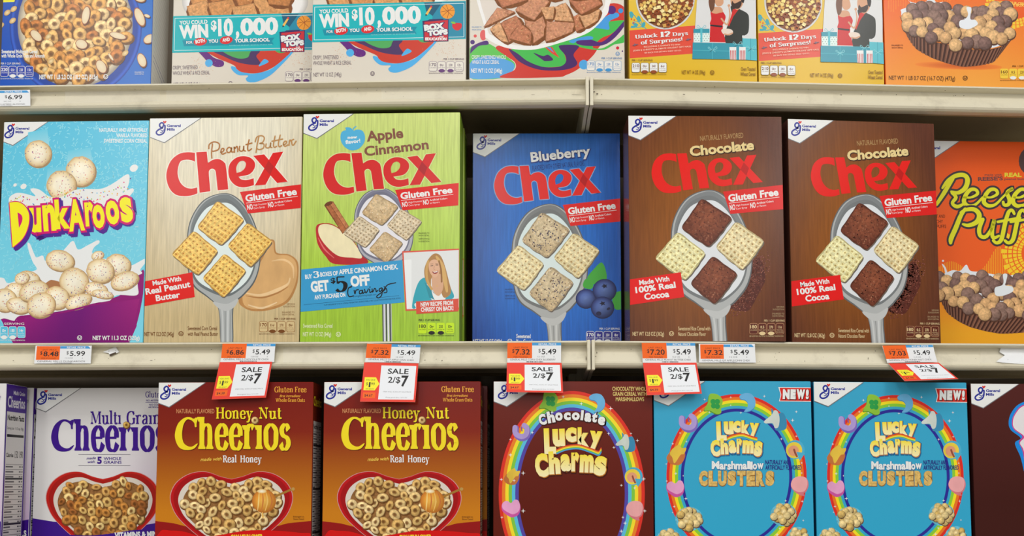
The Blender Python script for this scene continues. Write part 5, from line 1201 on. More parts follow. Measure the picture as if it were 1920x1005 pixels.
def nutrition_side(b, head, hc, body=C(222, 220, 216), right=True):
    G = b.side(right); h, d = b.h, b.d
    G.cur = 'nutrition_panel'
    G.rect_(.0006, 0, d-.0006, h, hc)
    G.rect_(.004, .02, d-.004, h-.05, body)
    G.text(head, .004, h-.040, d-.009, .016, 0, WHT if hc != body else NAVY, .02) if False else None
    return G
def side_lines(G, b, y0, y1, n, ink=C(60, 58, 60)):
    d = b.d; rnd = random.Random(5)
    for k in range(n):
        y = y1-(y1-y0)*k/n
        th = .0026 if k % 9 == 3 else .0005
        G.rect_(.005, y, d-.005, y+th, ink)
        G.rect_(.005, y-.0036, .005+rnd.uniform(.010, .022), y-.0018, C(96, 94, 98)); G.rect_(d-.014, y-.0036, d-.010, y-.0018, C(96, 94, 98)); G.rect_(d-.008, y-.0036, d-.005, y-.0018, C(96, 94, 98))
def flip_text(G, t, x, y, w, h, col, bold=.02):
    A = G.A.copy(); G.A = np.array([[1, 0, 0], [0, -1, 0]], float); G.text(t, x, -y, w, h, 0, col, bold); G.A = A
G = nutrition_side(c2, '', C(120, 40, 22)); flip_text(G, 'Cheerios', .004, c2.h-.030, .044, .012, YW, .02)
flip_text(G, 'Nutrition Facts', .005, c2.h-.060, .042, .006, BLK, .03); side_lines(G, c2, .03, c2.h-.064, 34); G.build(c2.root)
c2.done()
copy_box(c2, 'right of the two dark red and orange cereal boxes with a heart bowl', (603.3, 1003), YAWL+R(.4), group='red and orange heart bowl cereal boxes')
copy_box(c2, 'dark red and orange cereal box behind the right heart bowl box, only its edge showing', (630, 1003), YAWL, back=.066, group='red and orange heart bowl cereal boxes')

# --- white and purple boxes
c1 = Carton('cereal_box', 'white cereal box with purple lettering and a red heart bowl', (59, 1003), (329, 1003), 727.5, z=ZC, back=.066, front=C(222, 220, 224), side=C(214, 208, 218), group='white and purple cereal boxes')
F = c1.F; z = zz(4.903, 0, 800); zt = zz(5.583, 0, 640); PP = C(62, 22, 138)
c1.grid(lambda u, v: mixc(C(226, 224, 224), C(206, 176, 214), min(1, max(0, u-.45)*1.9*max(0, v-.15)*2)), 12, 16)
F.p('front_panel'); F.poly([(50, 970), (100, 978), (240, 990), (340, 972), (340, 1130), (50, 1130)], PP)
heart_bowl(F, 193, 885, 106, 118, 9.5, [C(214, 176, 104), C(190, 130, 60), C(226, 196, 130), C(160, 98, 46), C(206, 160, 90)], 7, 12.5, C(196, 34, 26))
F.p('ribbon_banner'); F.poly(z([(330, 950), (520, 985), (800, 1000), (1000, 985), (1200, 955), (1430, 940), (1620, 950), (1620, 1200), (300, 1200)]), PP, smooth=True)
F.text('VITAMINS & MINERALS', 215, 1009, 110, 10, 2, WHT, .05)
emblem(F, 62.5, 727.5, 1.0)
serif_col = PP; F.p('flavour_lettering'); serif(F, 'Multi', 169, 795, 59, 23.5, 0, PP, .14, .045, .05); serif(F, 'Grain', 236, 795, 66, 23.5, 0, PP, .14, .045, .05)
cheerios_word(F, 96, 845, 214, 57, PP)
F.p('ring_picture'); F.mat = FOOD; ring(F, 237, 796.5, 6.2, 0, 1, C(206, 166, 84)); F.mat = PRINT
F.p('gluten_free_lettering'); serif(F, 'Gluten', 272, 745, 34, 10.5, 0, PP, .12, .05, .04); F.text('NO ARTIFICIAL FLAVORS', 274, 752.5, 52, 3.2, 0, PP, .01); F.stroke([(273, 754.5), (325, 754.5)], .5, PP, smooth=False); F.text('NO COLORS FROM', 280, 760.5, 40, 3.2, 0, PP, .01); F.text('ARTIFICIAL SOURCES', 278, 765, 44, 2.8, 0, PP, .01)
F.p('claim_lettering')
for y in (852.3, 873): F.stroke([(147.5, y), (244.5, y)], .7, C(96, 90, 110), smooth=False)
F.text('made', 162.5, 861.5, 17, 4.6, 3, PP, .01, shear=.35); F.text('with', 163.5, 868.5, 14, 4.6, 3, PP, .01, shear=.35); F.text('5', 182.5, 869, 8.5, 12, 0, PP, .04); F.text('WHOLE', 194.5, 862.3, 33, 5.2, 0, PP, .01); F.text('GRAINS', 194.5, 869.3, 33.5, 5.2, 0, PP, .01)
G = c1.side(True); h, d = c1.h, c1.d; G.cur = 'nutrition_panel'
G.rect_(.0004, 0, d-.0004, h, C(70, 36, 140)); G.rect_(.0035, .016, d-.0035, h-.036, C(220, 218, 216))
flip_text(G, 'Cheerios', .005, h-.030, d-.010, .014, C(226, 222, 230), .02); flip_text(G, 'Multi Grain', .018, h-.013, d-.024, .005, C(226, 222, 230), .02)
flip_text(G, 'Nutrition Facts', .0055, h-.047, d-.011, .0066, BLK, .04); flip_text(G, 'Serving size  1 1/3 cup (39g)', .0055, h-.059, d-.012, .0034, BLK, .01); G.rect_(.0055, h-.069, d-.0055, h-.0655, BLK)
flip_text(G, 'Calories', .0055, h-.095, .017, .005, BLK, .03); flip_text(G, '150 190', .026, h-.096, d-.032, .009, BLK, .01)
side_lines(G, c1, .03, h-.105, 26); G.build(c1.root)
c1.done()
c0 = copy_box(c1, 'white and purple cereal box at the left end, nutrition panel side showing', (6.5-284, 1003), R(-2.2), back=.002, group='white and purple cereal boxes')
copy_box(c1, 'white and purple cereal box set back between the nutrition panel and the heart bowl', (57-271, 1003), R(-2.0), back=.062, group='white and purple cereal boxes')

# --- rainbow boxes
def rainbow(F, cx, cy, rx, ry, cols, w):
    F.p('rainbow_picture')
    n = 90
    for k, c in enumerate(cols):
        if c is None: continue
        r0, r1 = k*w, (k+1)*w+.3
        P, T = [], []
        for j in range(n+1):
            a = 2*math.pi*j/n; P += [(cx+(rx-r0)*math.cos(a), cy+(ry-r0)*math.sin(a)), (cx+(rx-r1)*math.cos(a), cy+(ry-r1)*math.sin(a))]
        for j in range(n): b = 2*j; T += [(b, b+1, b+3), (b, b+3, b+2)]
        F.tri(P, T, c)
def marsh(F, kind, x, y, s):
    F.p({'hat': 'hat', 'moon': 'moon', 'shoe': 'horseshoe', 'balloonpot': 'pot', 'heart': 'heart', 'pink': 'balloon', 'rain': 'rainbow', 'star': 'star'}[kind]+'_marshmallow_picture'); F.mat = WASH
    P = lambda l: [(x+a*s, y+b*s) for a, b in l]
    if kind == 'hat':
        o = [(-13, 6), (-8, -2), (-5, -18), (4, -20), (14, -16), (20, -6), (17, 6), (17, 16), (8, 18), (-4, 12), (-14, 12)]
        F.poly(P([(a-1, b+1.5) for a, b in o]), C(84, 140, 40), smooth=True); F.poly(P(o), C(142, 194, 62), smooth=True)
        for a, b in ((2, -5), (10, -5), (3, 3), (10, 4)): F.disc(x+a*s, y+b*s, 5*s, C(46, 158, 76))
    elif kind == 'moon':
        o = [(-14, -12), (-4, -17), (8, -15), (15, -4), (14, 8), (6, 16), (-6, 18), (0, 10), (1, 2), (-4, -4), (-12, -6)]
        F.poly(P([(a, b+1.5) for a, b in o]), C(52, 130, 190), smooth=True); F.poly(P(o), C(108, 178, 222), smooth=True)
    elif kind == 'shoe':
        F.stroke(P([(-11, -8), (-10, 6), (0, 13), (11, 8), (11, -6), (6, -12)]), 11*s, C(128, 106, 190)); F.stroke(P([(-13, -9), (-12, 3), (0, 9), (9, 4), (10, -8), (5, -13)]), 10*s, C(176, 156, 214)); F.stroke(P([(-1, -10), (1, -2)]), 2*s, C(110, 90, 170))
    elif kind == 'balloonpot':
        F.poly(P([(-15, 4), (-4, -8), (12, -6), (16, 4), (8, 18), (-6, 18), (-14, 12)]), C(196, 116, 62), smooth=True); F.poly(P([(-6, -8), (6, -16), (10, -10), (18, -10), (14, 0), (8, 2), (-2, 16), (-6, 6), (-10, 0)]), C(226, 190, 70), smooth=True)
    elif kind == 'heart':
        F.poly(P([(0, -8), (-9, -13), (-17, -7), (-16, 5), (-4, 15), (4, 17), (14, 12), (18, 0), (15, -12), (8, -14)]), C(206, 88, 164), smooth=True); F.poly(P([(0, -10), (-8, -14), (-16, -9), (-15, 1), (-3, 9), (5, 11), (14, 6), (17, -4), (14, -14), (7, -16)]), C(232, 164, 206), smooth=True)
    elif kind == 'pink':
        F.poly(P([(0, -18), (13, -14), (17, -2), (13, 10), (8, 14), (9, 19), (0, 17), (-10, 10), (-16, 0), (-12, -13)]), C(214, 120, 130), smooth=True); F.poly(P([(-1, -18), (12, -15), (15, -4), (11, 8), (2, 12), (-10, 8), (-16, -2), (-12, -13)]), C(236, 168, 170), smooth=True)
    elif kind == 'rain':
        F.disc(x, y, 17*s, C(78, 174, 208)); F.disc(x-2*s, y+1*s, 14.5*s, C(234, 206, 70)); F.disc(x-3*s, y+2*s, 9.5*s, C(226, 158, 120)); F.stroke(P([(-2, 0), (0, 6), (3, 12)]), 3.4*s, C(150, 80, 64)); F.poly(P([(2, 4), (18, 6), (8, 20)]), C(78, 174, 208))
    elif kind == 'star':
        F.poly(P([(-18, 2), (-8, -4), (-8, -18), (0, -8), (12, -10), (18, 4), (16, 18), (0, 20), (-4, 10), (-16, 8)]), C(60, 140, 180), smooth=True); F.poly(P([(-20, 4), (-8, -6), (-3, -14), (3, -12), (6, 0), (4, 14), (-2, 16), (-6, 8), (-18, 8)]), C(206, 214, 206), smooth=True)
    F.mat = PRINT
def sparkle(F, x, y, r):
    F.poly([(x+(r if k % 2 == 0 else r*.25)*math.cos(R(k*45)), y+(r if k % 2 == 0 else r*.25)*math.sin(R(k*45))) for k in range(8)], WHT)
def lucky_word(F, lets, arc, sh):
    F.p('title_lettering'); YE_ = C(250, 226, 50); Y2 = C(250, 240, 190)
    for ch, x0, y0, x1, y1, a in lets: F.gbox(ch, x0, y0, x1, y1, YE_, .07, ((sh, .05, 1.2, 1.6), (C(196, 120, 30), .015, .6, .8)), a)
    for ch, x0, y0, x1, y1, a in lets: F.gbox(ch, x0, y0, x1, y1, YE_, .07, (), a, grad=Y2)
    for k, c in enumerate((C(214, 60, 40), C(240, 150, 40), C(250, 226, 60), C(110, 190, 90), C(80, 160, 220))):
        F.stroke([(x, y+k*1.9) for x, y in arc], 2.1, c)
# C4: brown
c4 = Carton('cereal_box', 'dark brown cereal box with a rainbow oval of marshmallow shapes', (924.5, 1003), (1226.3, 1003), 715, z=ZC, back=.004, yaw=0, front=C(104, 30, 16), side=C(84, 28, 16), mat=PRINT)
F = c4.F
c4.grid(lambda u, v: mixc(C(110, 36, 26), C(96, 26, 12), v*2 if v < .5 else 1), 4, 8)
RB = [C(222, 52, 40), C(236, 130, 44), C(248, 224, 50), C(130, 200, 70), C(92, 190, 226), C(84, 72, 168)]
rainbow(F, 1072, 926, 137, 193, RB, 6.2)
for k, x, y, s_ in (('hat', 1026, 753, 1), ('moon', 1119, 755, 1), ('shoe', 978, 810, .95), ('star', 1174, 828, .95), ('balloonpot', 959, 892, .9), ('rain', 1188, 893, 1), ('heart', 958, 953, 1), ('pink', 1190, 957, 1)): marsh(F, k, x, y, s_)
F.p('sparkle_picture'); F.hold()
for x, y, r_ in ((1056, 744, 3), (1035, 773, 4), (1090, 757, 4), (1145, 766, 4.5), (998, 811, 3.5), (1141, 813, 3.5), (1195, 826, 3.5), (957, 824, 3), (957, 853, 4), (981, 887, 4.5), (964, 901, 3.5), (1207, 898, 4), (981, 958, 4.5), (1209, 958, 4), (1190, 915, 3.5), (1165, 910, 3), (1151, 839, 3), (1183, 813, 2.6), (940, 899, 3.5), (941, 970, 3), (1168, 970, 3), (1172, 981, 4), (1165, 996, 4)): sparkle(F, x, y, r_)
F.hold(False)
F.p('flavour_lettering')
for ch, x0, y0, x1, y1, a in (('C', 1010, 776, 1024, 797, 14), ('h', 1026, 771, 1040, 793, 10), ('o', 1041, 773, 1055, 789, 5), ('c', 1057, 773, 1070, 788, 1), ('o', 1072, 773, 1087, 788, -2), ('l', 1089, 769, 1094, 788, -6), ('a', 1096, 774, 1109, 791, -9), ('t', 1110, 773, 1120, 792, -12), ('e', 1121, 781, 1135, 797, -14)):
    F.gbox(ch, x0, y0, x1, y1, WHT, .06, ((C(60, 20, 12), .06, .8, 1),), a)
lucky_word(F, [('L', 1020, 803, 1042, 851, 2), ('u', 1036, 804, 1059, 838, 2), ('c', 1060, 801, 1081, 829, 0), ('k', 1083, 801, 1104, 838, 0), ('y', 1105, 808, 1128, 846, -4),
               ('C', 1003, 850, 1028, 895, 6), ('h', 1029, 846, 1050, 889, 3), ('a', 1051, 851, 1070, 884, 2), ('r', 1071, 848, 1086, 884, 0), ('m', 1087, 852, 1113, 886, -2), ('s', 1114, 855, 1137, 892, -6)],
           [(1044, 843), (1062, 836), (1085, 834), (1108, 841), (1122, 846), (1127, 840)], C(70, 20, 10))
F.p('description_print'); 
for t, x, y, w in (('CHOCOLATEY WHOLE', 1148, 732.5, 66), ('GRAIN CEREAL WITH', 1149, 742, 63), ('MARSHMALLOWS', 1154.5, 752, 53)): F.text(t, x, y, w, 7, 0, C(226, 200, 120), .02)
emblem(F, 926, 715.5, 1.05)
G = c4.side(False); G.poly([(.006, .05), (.046, .05), (.046, .18), (.006, .18)], C(210, 150, 60)); G.build(c4.root)
c4.done()
# C5/C6: blue
c5 = Carton('cereal_box', 'sky blue cereal box with a rainbow oval, left of the two alike', (1228, 1003), (1527, 1003), 714, z=ZC, back=.004, yaw=R(2.2), front=C(52, 170, 208), side=C(30, 90, 130), group='sky blue rainbow cereal boxes')
F = c5.F
c5.grid(lambda u, v: mixc(C(62, 166, 204), C(44, 170, 212), v), 2, 6)
RB2 = [C(222, 48, 38), C(236, 120, 40), C(248, 226, 40), C(140, 206, 60), None, C(46, 44, 150)]
rainbow(F, 1381, 894, 131.5, 155, RB2, 5.4)
for k, x, y, s_ in (('hat', 1335, 758, 1), ('moon', 1401, 754, 1), ('shoe', 1291, 793, 1), ('star', 1455, 785, 1.1), ('balloonpot', 1267, 851, 1.1), ('rain', 1491, 843, 1.05), ('heart', 1266, 916, .95), ('pink', 1499, 911, 1)): marsh(F, k, x, y, s_)
F.p('cluster_picture'); F.mat = FOOD; rnd = random.Random(3)
for cx, cy, s_ in ((1292, 973, 1), (1469, 965, .95), (1254, 1012, .9), (1496, 1006, .8)):
    F.p('cluster_picture#%d' % cx); F.disc(cx, cy, 26*s_, C(110, 190, 214), ry=23*s_)
    for x, y in scatter(lambda x, y: ((x-cx)/20)**2+((y-cy)/17)**2 < s_*s_, (cx-22, cy-20, cx+22, cy+20), 7.5, 800, int(cx)): puff(F, x, y, 7.6*s_, rnd.choice([C(224, 196, 128), C(212, 178, 104), C(232, 208, 148)]))
    for x, y in ((0, -6), (-6, 4)): F.radial(cx+x, cy+y, 6, 5, 0, ((0, C(240, 222, 170)), (1, C(222, 190, 124))), 12)
F.mat = PRINT
F.p('sparkle_picture'); F.hold()
for x, y, r_ in ((1321, 749, 3), (1370, 745, 2.4), (1370, 760, 2.2), (1389, 774, 2.6), (1433, 743, 3), (1486, 788, 4), (1330, 773, 2.6), (1313, 771, 2.6), (1275, 812, 2.4), (1261, 832, 3), (1287, 828, 2.4), (1249, 870, 2), (1267, 888, 3.4), (1250, 902, 2.6), (1281, 892, 2), (1286, 935, 3.6), (1264, 950, 3), (1261, 961, 2), (1253, 992, 2.4), (1465, 823, 3), (1493, 818, 2.4), (1503, 868, 2.4), (1503, 887, 2.4), (1504, 940, 3), (1473, 939, 3), (1506, 976, 2.4), (1462, 991, 3), (1457, 1003, 4), (1493, 772, 3)): sparkle(F, x, y, r_)
F.hold(False)
lucky_word(F, [('L', 1343, 790, 1362, 826, 2), ('u', 1357, 790, 1375, 815, 2), ('c', 1374, 789, 1389, 811, 0), ('k', 1390, 788, 1405, 815, 0), ('y', 1405, 793, 1422, 822, -3),
               ('C', 1332, 825, 1350, 856, 6), ('h', 1351, 822, 1365, 852, 3), ('a', 1366, 825, 1380, 850, 2), ('r', 1381, 822, 1391, 850, 0), ('m', 1392, 825, 1413, 850, -2), ('s', 1414, 827, 1429, 856, -6)],
           [(1364, 820), (1376, 815), (1392, 813), (1408, 818), (1419, 821)], C(30, 100, 150))
F.p('variety_lettering')
xs = [(1334, 1349), (1350, 1360), (1361, 1368), (1362, 1371), (1371, 1380), (1380, 1393), (1392, 1401), (1402, 1407), (1407, 1412), (1412, 1420), (1418, 1430)]
xw = 1334.5
for ch, w_, dy in zip('Marshmallow', (14, 8.5, 6, 7, 8, 13, 8.5, 5, 5, 8, 12), (0, 1, 1, 1.5, 0, 1, 1, 0, 1, 1, 0)):
    up_ = ch in 'Mhl'; F.gbox(ch, xw, 864.5+(0 if up_ else 4)+dy, xw+w_, 879.5+dy, WHT, .04, ((C(60, 110, 160), .03, .7, 1),)); xw += w_+.2
F.p('clusters_lettering'); F.mat = FOOD; xw = 1310.5
for ch in 'CLUSTERS': F.gbox(ch, xw, 882.5, xw+16, 911, C(222, 184, 106), .08, ((C(150, 100, 40), .02, .6, .8),)); xw += 17.8
F.mat = PRINT
F.p('description_print'); F.text('NATURALLY AND', 1435, 870.5, 46, 7.8, 0, NAVY, .02); F.text('ARTIFICIALLY FLAVORED', 1435, 880.3, 67.5, 7.8, 0, NAVY, .02)
F.p('new_banner'); z = zz(5.584, 1220, 640)
F.poly(z([(1336, 480), (1700, 484), (1700, 634), (1342, 628), (1358, 560)]), WHT); F.poly(z([(1348, 486), (1700, 490), (1700, 626), (1352, 622), (1366, 560)]), C(214, 44, 34))
xw = 1467.5
for ch, w_ in zip('NEW!', (13, 10, 16, 5.5)): F.gbox(ch, xw, 730, xw+w_, 748.5, WHT, .09, ((C(90, 20, 20), .04, .8, 1),), -2); xw += w_+1.4
emblem(F, 1229, 714, 1.05)
G = c5.side(False); rnd = random.Random(2)
for k in range(12): G.poly([(.008, .02+k*.024), (.04, .02+k*.024), (.04, .03+k*.024), (.008, .03+k*.024)], rnd.choice([C(40, 60, 90), C(90, 50, 70), C(30, 110, 150)]))
G.build(c5.root); c5.done()
copy_box(c5, 'sky blue cereal box with a rainbow oval, right of the two alike', (1531, 1003), R(3.4), group='sky blue rainbow cereal boxes')
# C7
c7 = Carton('cereal_box', 'plain dark brown cereal box with a blue edged white letter, lowest shelf right end', (1829, 1003), (2120, 1012), 719, z=ZC, back=.004, yaw=R(3.4), front=C(72, 28, 22), side=C(60, 26, 22))
F = c7.F; z = zz(3.293, 1780, 700)
c7.grid(lambda u, v: mixc(C(84, 36, 32), C(66, 24, 18), min(1, v*2)), 4, 8)
F.p('title_lettering')
F.poly(z([(560, 160), (440, 185), (385, 240), (366, 300), (380, 350), (440, 400), (405, 432), (440, 520), (470, 640), (520, 800), (620, 900), (900, 900), (900, 160)]), C(30, 140, 226), smooth=True)
F.poly(z([(560, 178), (450, 198), (402, 250), (386, 300), (398, 345), (450, 388), (430, 425), (452, 480), (478, 620), (530, 780), (640, 880), (900, 880), (900, 178)]), C(206, 60, 140), smooth=True)
F.poly(z([(560, 184), (455, 203), (408, 252), (392, 300), (403, 342), (462, 390), (436, 430), (460, 480), (484, 620), (536, 770), (640, 870), (900, 870), (900, 184)]), C(232, 228, 230), smooth=True)
emblem(F, 1820, 719.5, 1.02)
c7.done()
# ================================================================== SHELVING
def paint_mat(name, col, rough=.42, dirt=.12, dark=C(90, 70, 45)):
    m, nt, b = base_mat(name, rough, .5)
    tc = N(nt, 'ShaderNodeTexCoord'); nz = N(nt, 'ShaderNodeTexNoise'); nz.inputs['Scale'].default_value = 26; nz.inputs['Detail'].default_value = 8; nz.inputs['Roughness'].default_value = .7
    nt.links.new(tc.outputs['Object'], nz.inputs[0])
    mr = N(nt, 'ShaderNodeMapRange'); mr.inputs[1].default_value = .55; mr.inputs[2].default_value = .85; mr.inputs[3].default_value = 0; mr.inputs[4].default_value = dirt*3
    mx = N(nt, 'ShaderNodeMix', data_type='RGBA'); mx.inputs[6].default_value = (*col, 1); mx.inputs[7].default_value = (*dark, 1)
    nt.links.new(nz.outputs[0], mr.inputs[0]); nt.links.new(mr.outputs[0], mx.inputs[0]); nt.links.new(mx.outputs[2], b.inputs['Base Color'])
    return m
M_SHELF = paint_mat('cream_painted_steel', C(222, 214, 190)); M_DECK = paint_mat('shelf_deck_paint', C(176, 160, 124), .6); M_BACK = paint_mat('back_panel_paint', C(84, 72, 56), .7)
M_SCUFF, _nt, _b = base_mat('scuff_mark', .8); _b.inputs['Base Color'].default_value = (*C(70, 55, 40), 1)
M_FILM = bpy.data.materials.new('clear_film'); M_FILM.use_nodes = True
_b = M_FILM.node_tree.nodes['Principled BSDF']; _b.inputs['Roughness'].default_value = .12; _b.inputs['Base Color'].default_value = (.95, .95, .93, 1); _b.inputs['Alpha'].default_value = .045; _b.inputs['Specular IOR Level'].default_value = .8
LIPH = .0345
DEPTH = .42
prof = [(0.004, 0), (.0010, -.0003), (0, -.0012), (0, -.0026), (.0050, -.0038), (.0125, -.0050), (.0130, -.0075), (.0030, -.0268), (.0004, -.0282), (-.0004, -.0292), (.0010, -.0318), (.0036, -.0338), (.0060, -LIPH), (.0140, -LIPH), (.0140, -.001), (.0140, -.001)]
def lip_mesh(xa, xb, ztop, root, org):
    V, Fc = [], []
    for x in (xa, xb):
        for dy, dz in prof: V.append((x-org[0], front_y(x if x != XJ else x+1e-6 if xb != x else x-1e-6)+dy-org[1], ztop+dz-org[2]))
    n = len(prof)
    for i in range(n-1): Fc.append([i, n+i, n+i+1, i+1])
    return mesh_obj('price_rail', V, Fc, M_SHELF, root, smooth=False)
def slab(name, xa, xb, y0, y1, z0, z1, mat, root, org):
    V = []
    for z in (z0, z1):
        V += [(xa, front_y(xa)+y0, z), (xb, front_y(xb)+y0, z), (xb, front_y(xb)+y1, z), (xa, front_y(xa)+y1, z)]
    V = [(a-org[0], b-org[1], c-org[2]) for a, b, c in V]
    return mesh_obj(name, V, [[0, 3, 2, 1], [4, 5, 6, 7], [0, 1, 5, 4], [1, 2, 6, 5], [2, 3, 7, 6], [3, 0, 4, 7]], mat, root)
def rail_back(y):
    t = (y-156)/27 if y < 300 else (y-648)/30
    return .0130-.0100*min(1, max(0, t))-.0012
XL, XR = -1.05, 1.05
def shelf(side, ztop, label, rail=True):
    xa, xb = (XL, XJ-.0046) if side == 'left' else (XJ+.0046, XR)
    org = ((xa+xb)/2, front_y((xa+xb)/2), ztop)
    root = empty('gondola_shelf', org, 0, label, 'shelf')
    lip_mesh(xa, xb, ztop, root, org)
    slab('deck', xa, xb, .0142, DEPTH, ztop-.0008-.001, ztop-.0002, M_DECK, root, org)
    slab('deck_stiffener', xa, xb, .021, .036, ztop-.028, ztop-.0018, M_DECK, root, org)
    slab('deck_stiffener', xa, xb, .20, .216, ztop-.02, ztop-.0018, M_DECK, root, org)
    # end caps of the rail and the arm below
    for s in ((1,) if side == 'left' else (-1,)):
        xe = xb if s == 1 else xa; x0, x1 = (xe-.0004, xe+.0040) if s == 1 else (xe-.0040, xe+.0004)
        bracket('end_cap', x0, x1, -.0022, .010, ztop-LIPH-.0035, ztop+.0006, root, org, M_SHELF, .0008)
        V = []
        y0, y1 = D+.012, D+DEPTH
        for x in (x0, x1): V += [(x, y0, ztop-.002), (x, y0, ztop-LIPH), (x, y1, ztop-.085), (x, y1, ztop-.002)]
        V = [(a-org[0], b-org[1], c-org[2]) for a, b, c in V]
        mesh_obj('bracket_arm', V, [[0, 1, 2, 3], [7, 6, 5, 4], [0, 4, 5, 1], [1, 5, 6, 2], [2, 6, 7, 3], [3, 7, 4, 0]], M_SHELF, root)
    return root
def bracket(name, x0, x1, dy0, dy1, z0, z1, root, org, mat, bev):
    V = [(x-org[0], D+y-org[1], z-org[2]) for z in (z0, z1) for x, y in ((x0, dy0), (x1, dy0), (x1, dy1), (x0, dy1))]
    return mesh_obj(name, V, [[0, 3, 2, 1], [4, 5, 6, 7], [0, 1, 5, 4], [1, 2, 6, 5], [2, 3, 7, 6], [3, 0, 4, 7]], mat, root, bevel=bev)
s_ul = shelf('left', ZA, 'cream steel shelf carrying the top row, the bay left of the joint')
s_ur = shelf('right', ZA, 'cream steel shelf carrying the top row, the bay right of the joint')
s_ml = shelf('left', ZB, 'cream steel shelf under the middle row, the bay left of the joint')
s_mr = shelf('right', ZB, 'cream steel shelf under the middle row, the bay right of the joint')
shelf('left', ZC, 'bottom cream steel shelf under the lowest row, left bay')
shelf('right', ZC, 'bottom cream steel shelf under the lowest row, right bay')
# the unit's back, and the store floor
def struct(o): o['kind'] = 'structure'; return o
yb = D+DEPTH+.045
struct(mesh_obj('wall_back', [(XL-.2, yb, 0), (XR+.2, yb, 0), (XR+.2, yb, 2.1), (XL-.2, yb, 2.1), (XL-.2, yb+.03, 0), (XR+.2, yb+.03, 0), (XR+.2, yb+.03, 2.1), (XL-.2, yb+.03, 2.1)],
       [[0, 1, 2, 3], [5, 4, 7, 6], [3, 2, 6, 7], [0, 4, 5, 1], [1, 5, 6, 2], [0, 3, 7, 4]], M_BACK))
M_FLOOR = paint_mat('floor_vinyl', C(190, 184, 172), .3, .05)
struct(mesh_obj('floor', [(-3, -4, -.02), (3, -4, -.02), (3, 3, -.02), (-3, 3, -.02), (-3, -4, 0), (3, -4, 0), (3, 3, 0), (-3, 3, 0)],
       [[0, 3, 2, 1], [4, 5, 6, 7], [0, 1, 5, 4], [1, 2, 6, 5], [2, 3, 7, 6], [3, 0, 4, 7]], M_FLOOR))
up = empty('gondola_upright', (XJ, D+DEPTH+.02, 0), 0, 'dark slotted steel upright behind the joint between the two bays', 'upright')
V = [(x, y, z) for z in (0, 2.0) for x, y in ((-.018, -.018), (.018, -.018), (.018, .018), (-.018, .018))]
mesh_obj('post', V, [[0, 3, 2, 1], [4, 5, 6, 7], [0, 1, 5, 4], [1, 2, 6, 5], [2, 3, 7, 6], [3, 0, 4, 7]], M_DECK, up, bevel=.002)
V, Fc = [], []
for k in range(60):
    for sx in (-.008, .008):
        z = .1+k*.03; b = len(V); V += [(sx-.0015, -.0184, z), (sx+.0015, -.0184, z), (sx+.0015, -.0184, z+.014), (sx-.0015, -.0184, z+.014)]; Fc.append([b, b+1, b+2, b+3])
mesh_obj('slots', V, Fc, M_SCUFF, up)
# scuffs on the rails: part of the paint
def scuffs(shelf_root, pts, name='scuff_marks'):
    org = shelf_root.location; V, Fc = [], []
    rnd = random.Random(11)
    for (x, y, w, h) in pts:
        n = 6; c = 0; fb = rail_back(y)
        for_ = []
        for j in range(n):
            a = 6.283*j/n; p = at(x+w*math.cos(a)*rnd.uniform(.5, 1.2), y+h*math.sin(a)*rnd.uniform(.5, 1.2), back=fb)
            for_.append((p[0]-org[0], p[1]-org[1], p[2]-org[2]))
        b = len(V); V += for_; Fc.append(list(range(b, b+n)))
    o = mesh_obj(name, V, Fc, M_SCUFF, shelf_root); o['kind'] = 'stuff'; o['label'] = 'small dark scuffs and dirt specks on the rail'
rnd = random.Random(3)
scuffs(s_ur, [(1111, 163, 1.2, 3), (1114, 172, 3, 1.6), (1120, 176, 2.6, 1.4), (1128, 177, 1.2, .8), (1112, 168, 1.4, 1.2), (1165, 155, 9, .5), (1215, 159, 3, .7), (1340, 162, 1, 1.6), (1283, 177, 3, .8), (1495, 182, 1, .8), (1578, 178, 1.4, 1)]+[(rnd.uniform(1120, 1900), rnd.uniform(160, 180), rnd.uniform(.5, 1.8), rnd.uniform(.3, .8)) for _ in range(22)])
scuffs(s_ul, [(1080, 177, 14, .4), (600, 155, 8, .5), (1000, 177.3, 6, .35)]+[(rnd.uniform(60, 1090), rnd.uniform(158, 182), rnd.uniform(.5, 1.8), rnd.uniform(.3, .7)) for _ in range(20)])
scuffs(s_ml, [(1099, 672, .9, 5), (797, 675, 1.6, 1), (829, 676, 1.4, 1), (283, 676, 3, .6), (794, 662, 1, .6)]+[(rnd.uniform(20, 1090), rnd.uniform(650, 678), rnd.uniform(.5, 1.6), rnd.uniform(.3, .7)) for _ in range(18)])
scuffs(s_mr, [(1119, 661, 1, 2.2), (1117, 668, 2.6, .8), (1628, 672, .8, 2.6), (1641, 658, .5, 2), (1509, 677, .8, .8), (1424, 678, .8, .8)]+[(rnd.uniform(1120, 1910), rnd.uniform(650, 678), rnd.uniform(.5, 1.6), rnd.uniform(.3, .7)) for _ in range(14)])

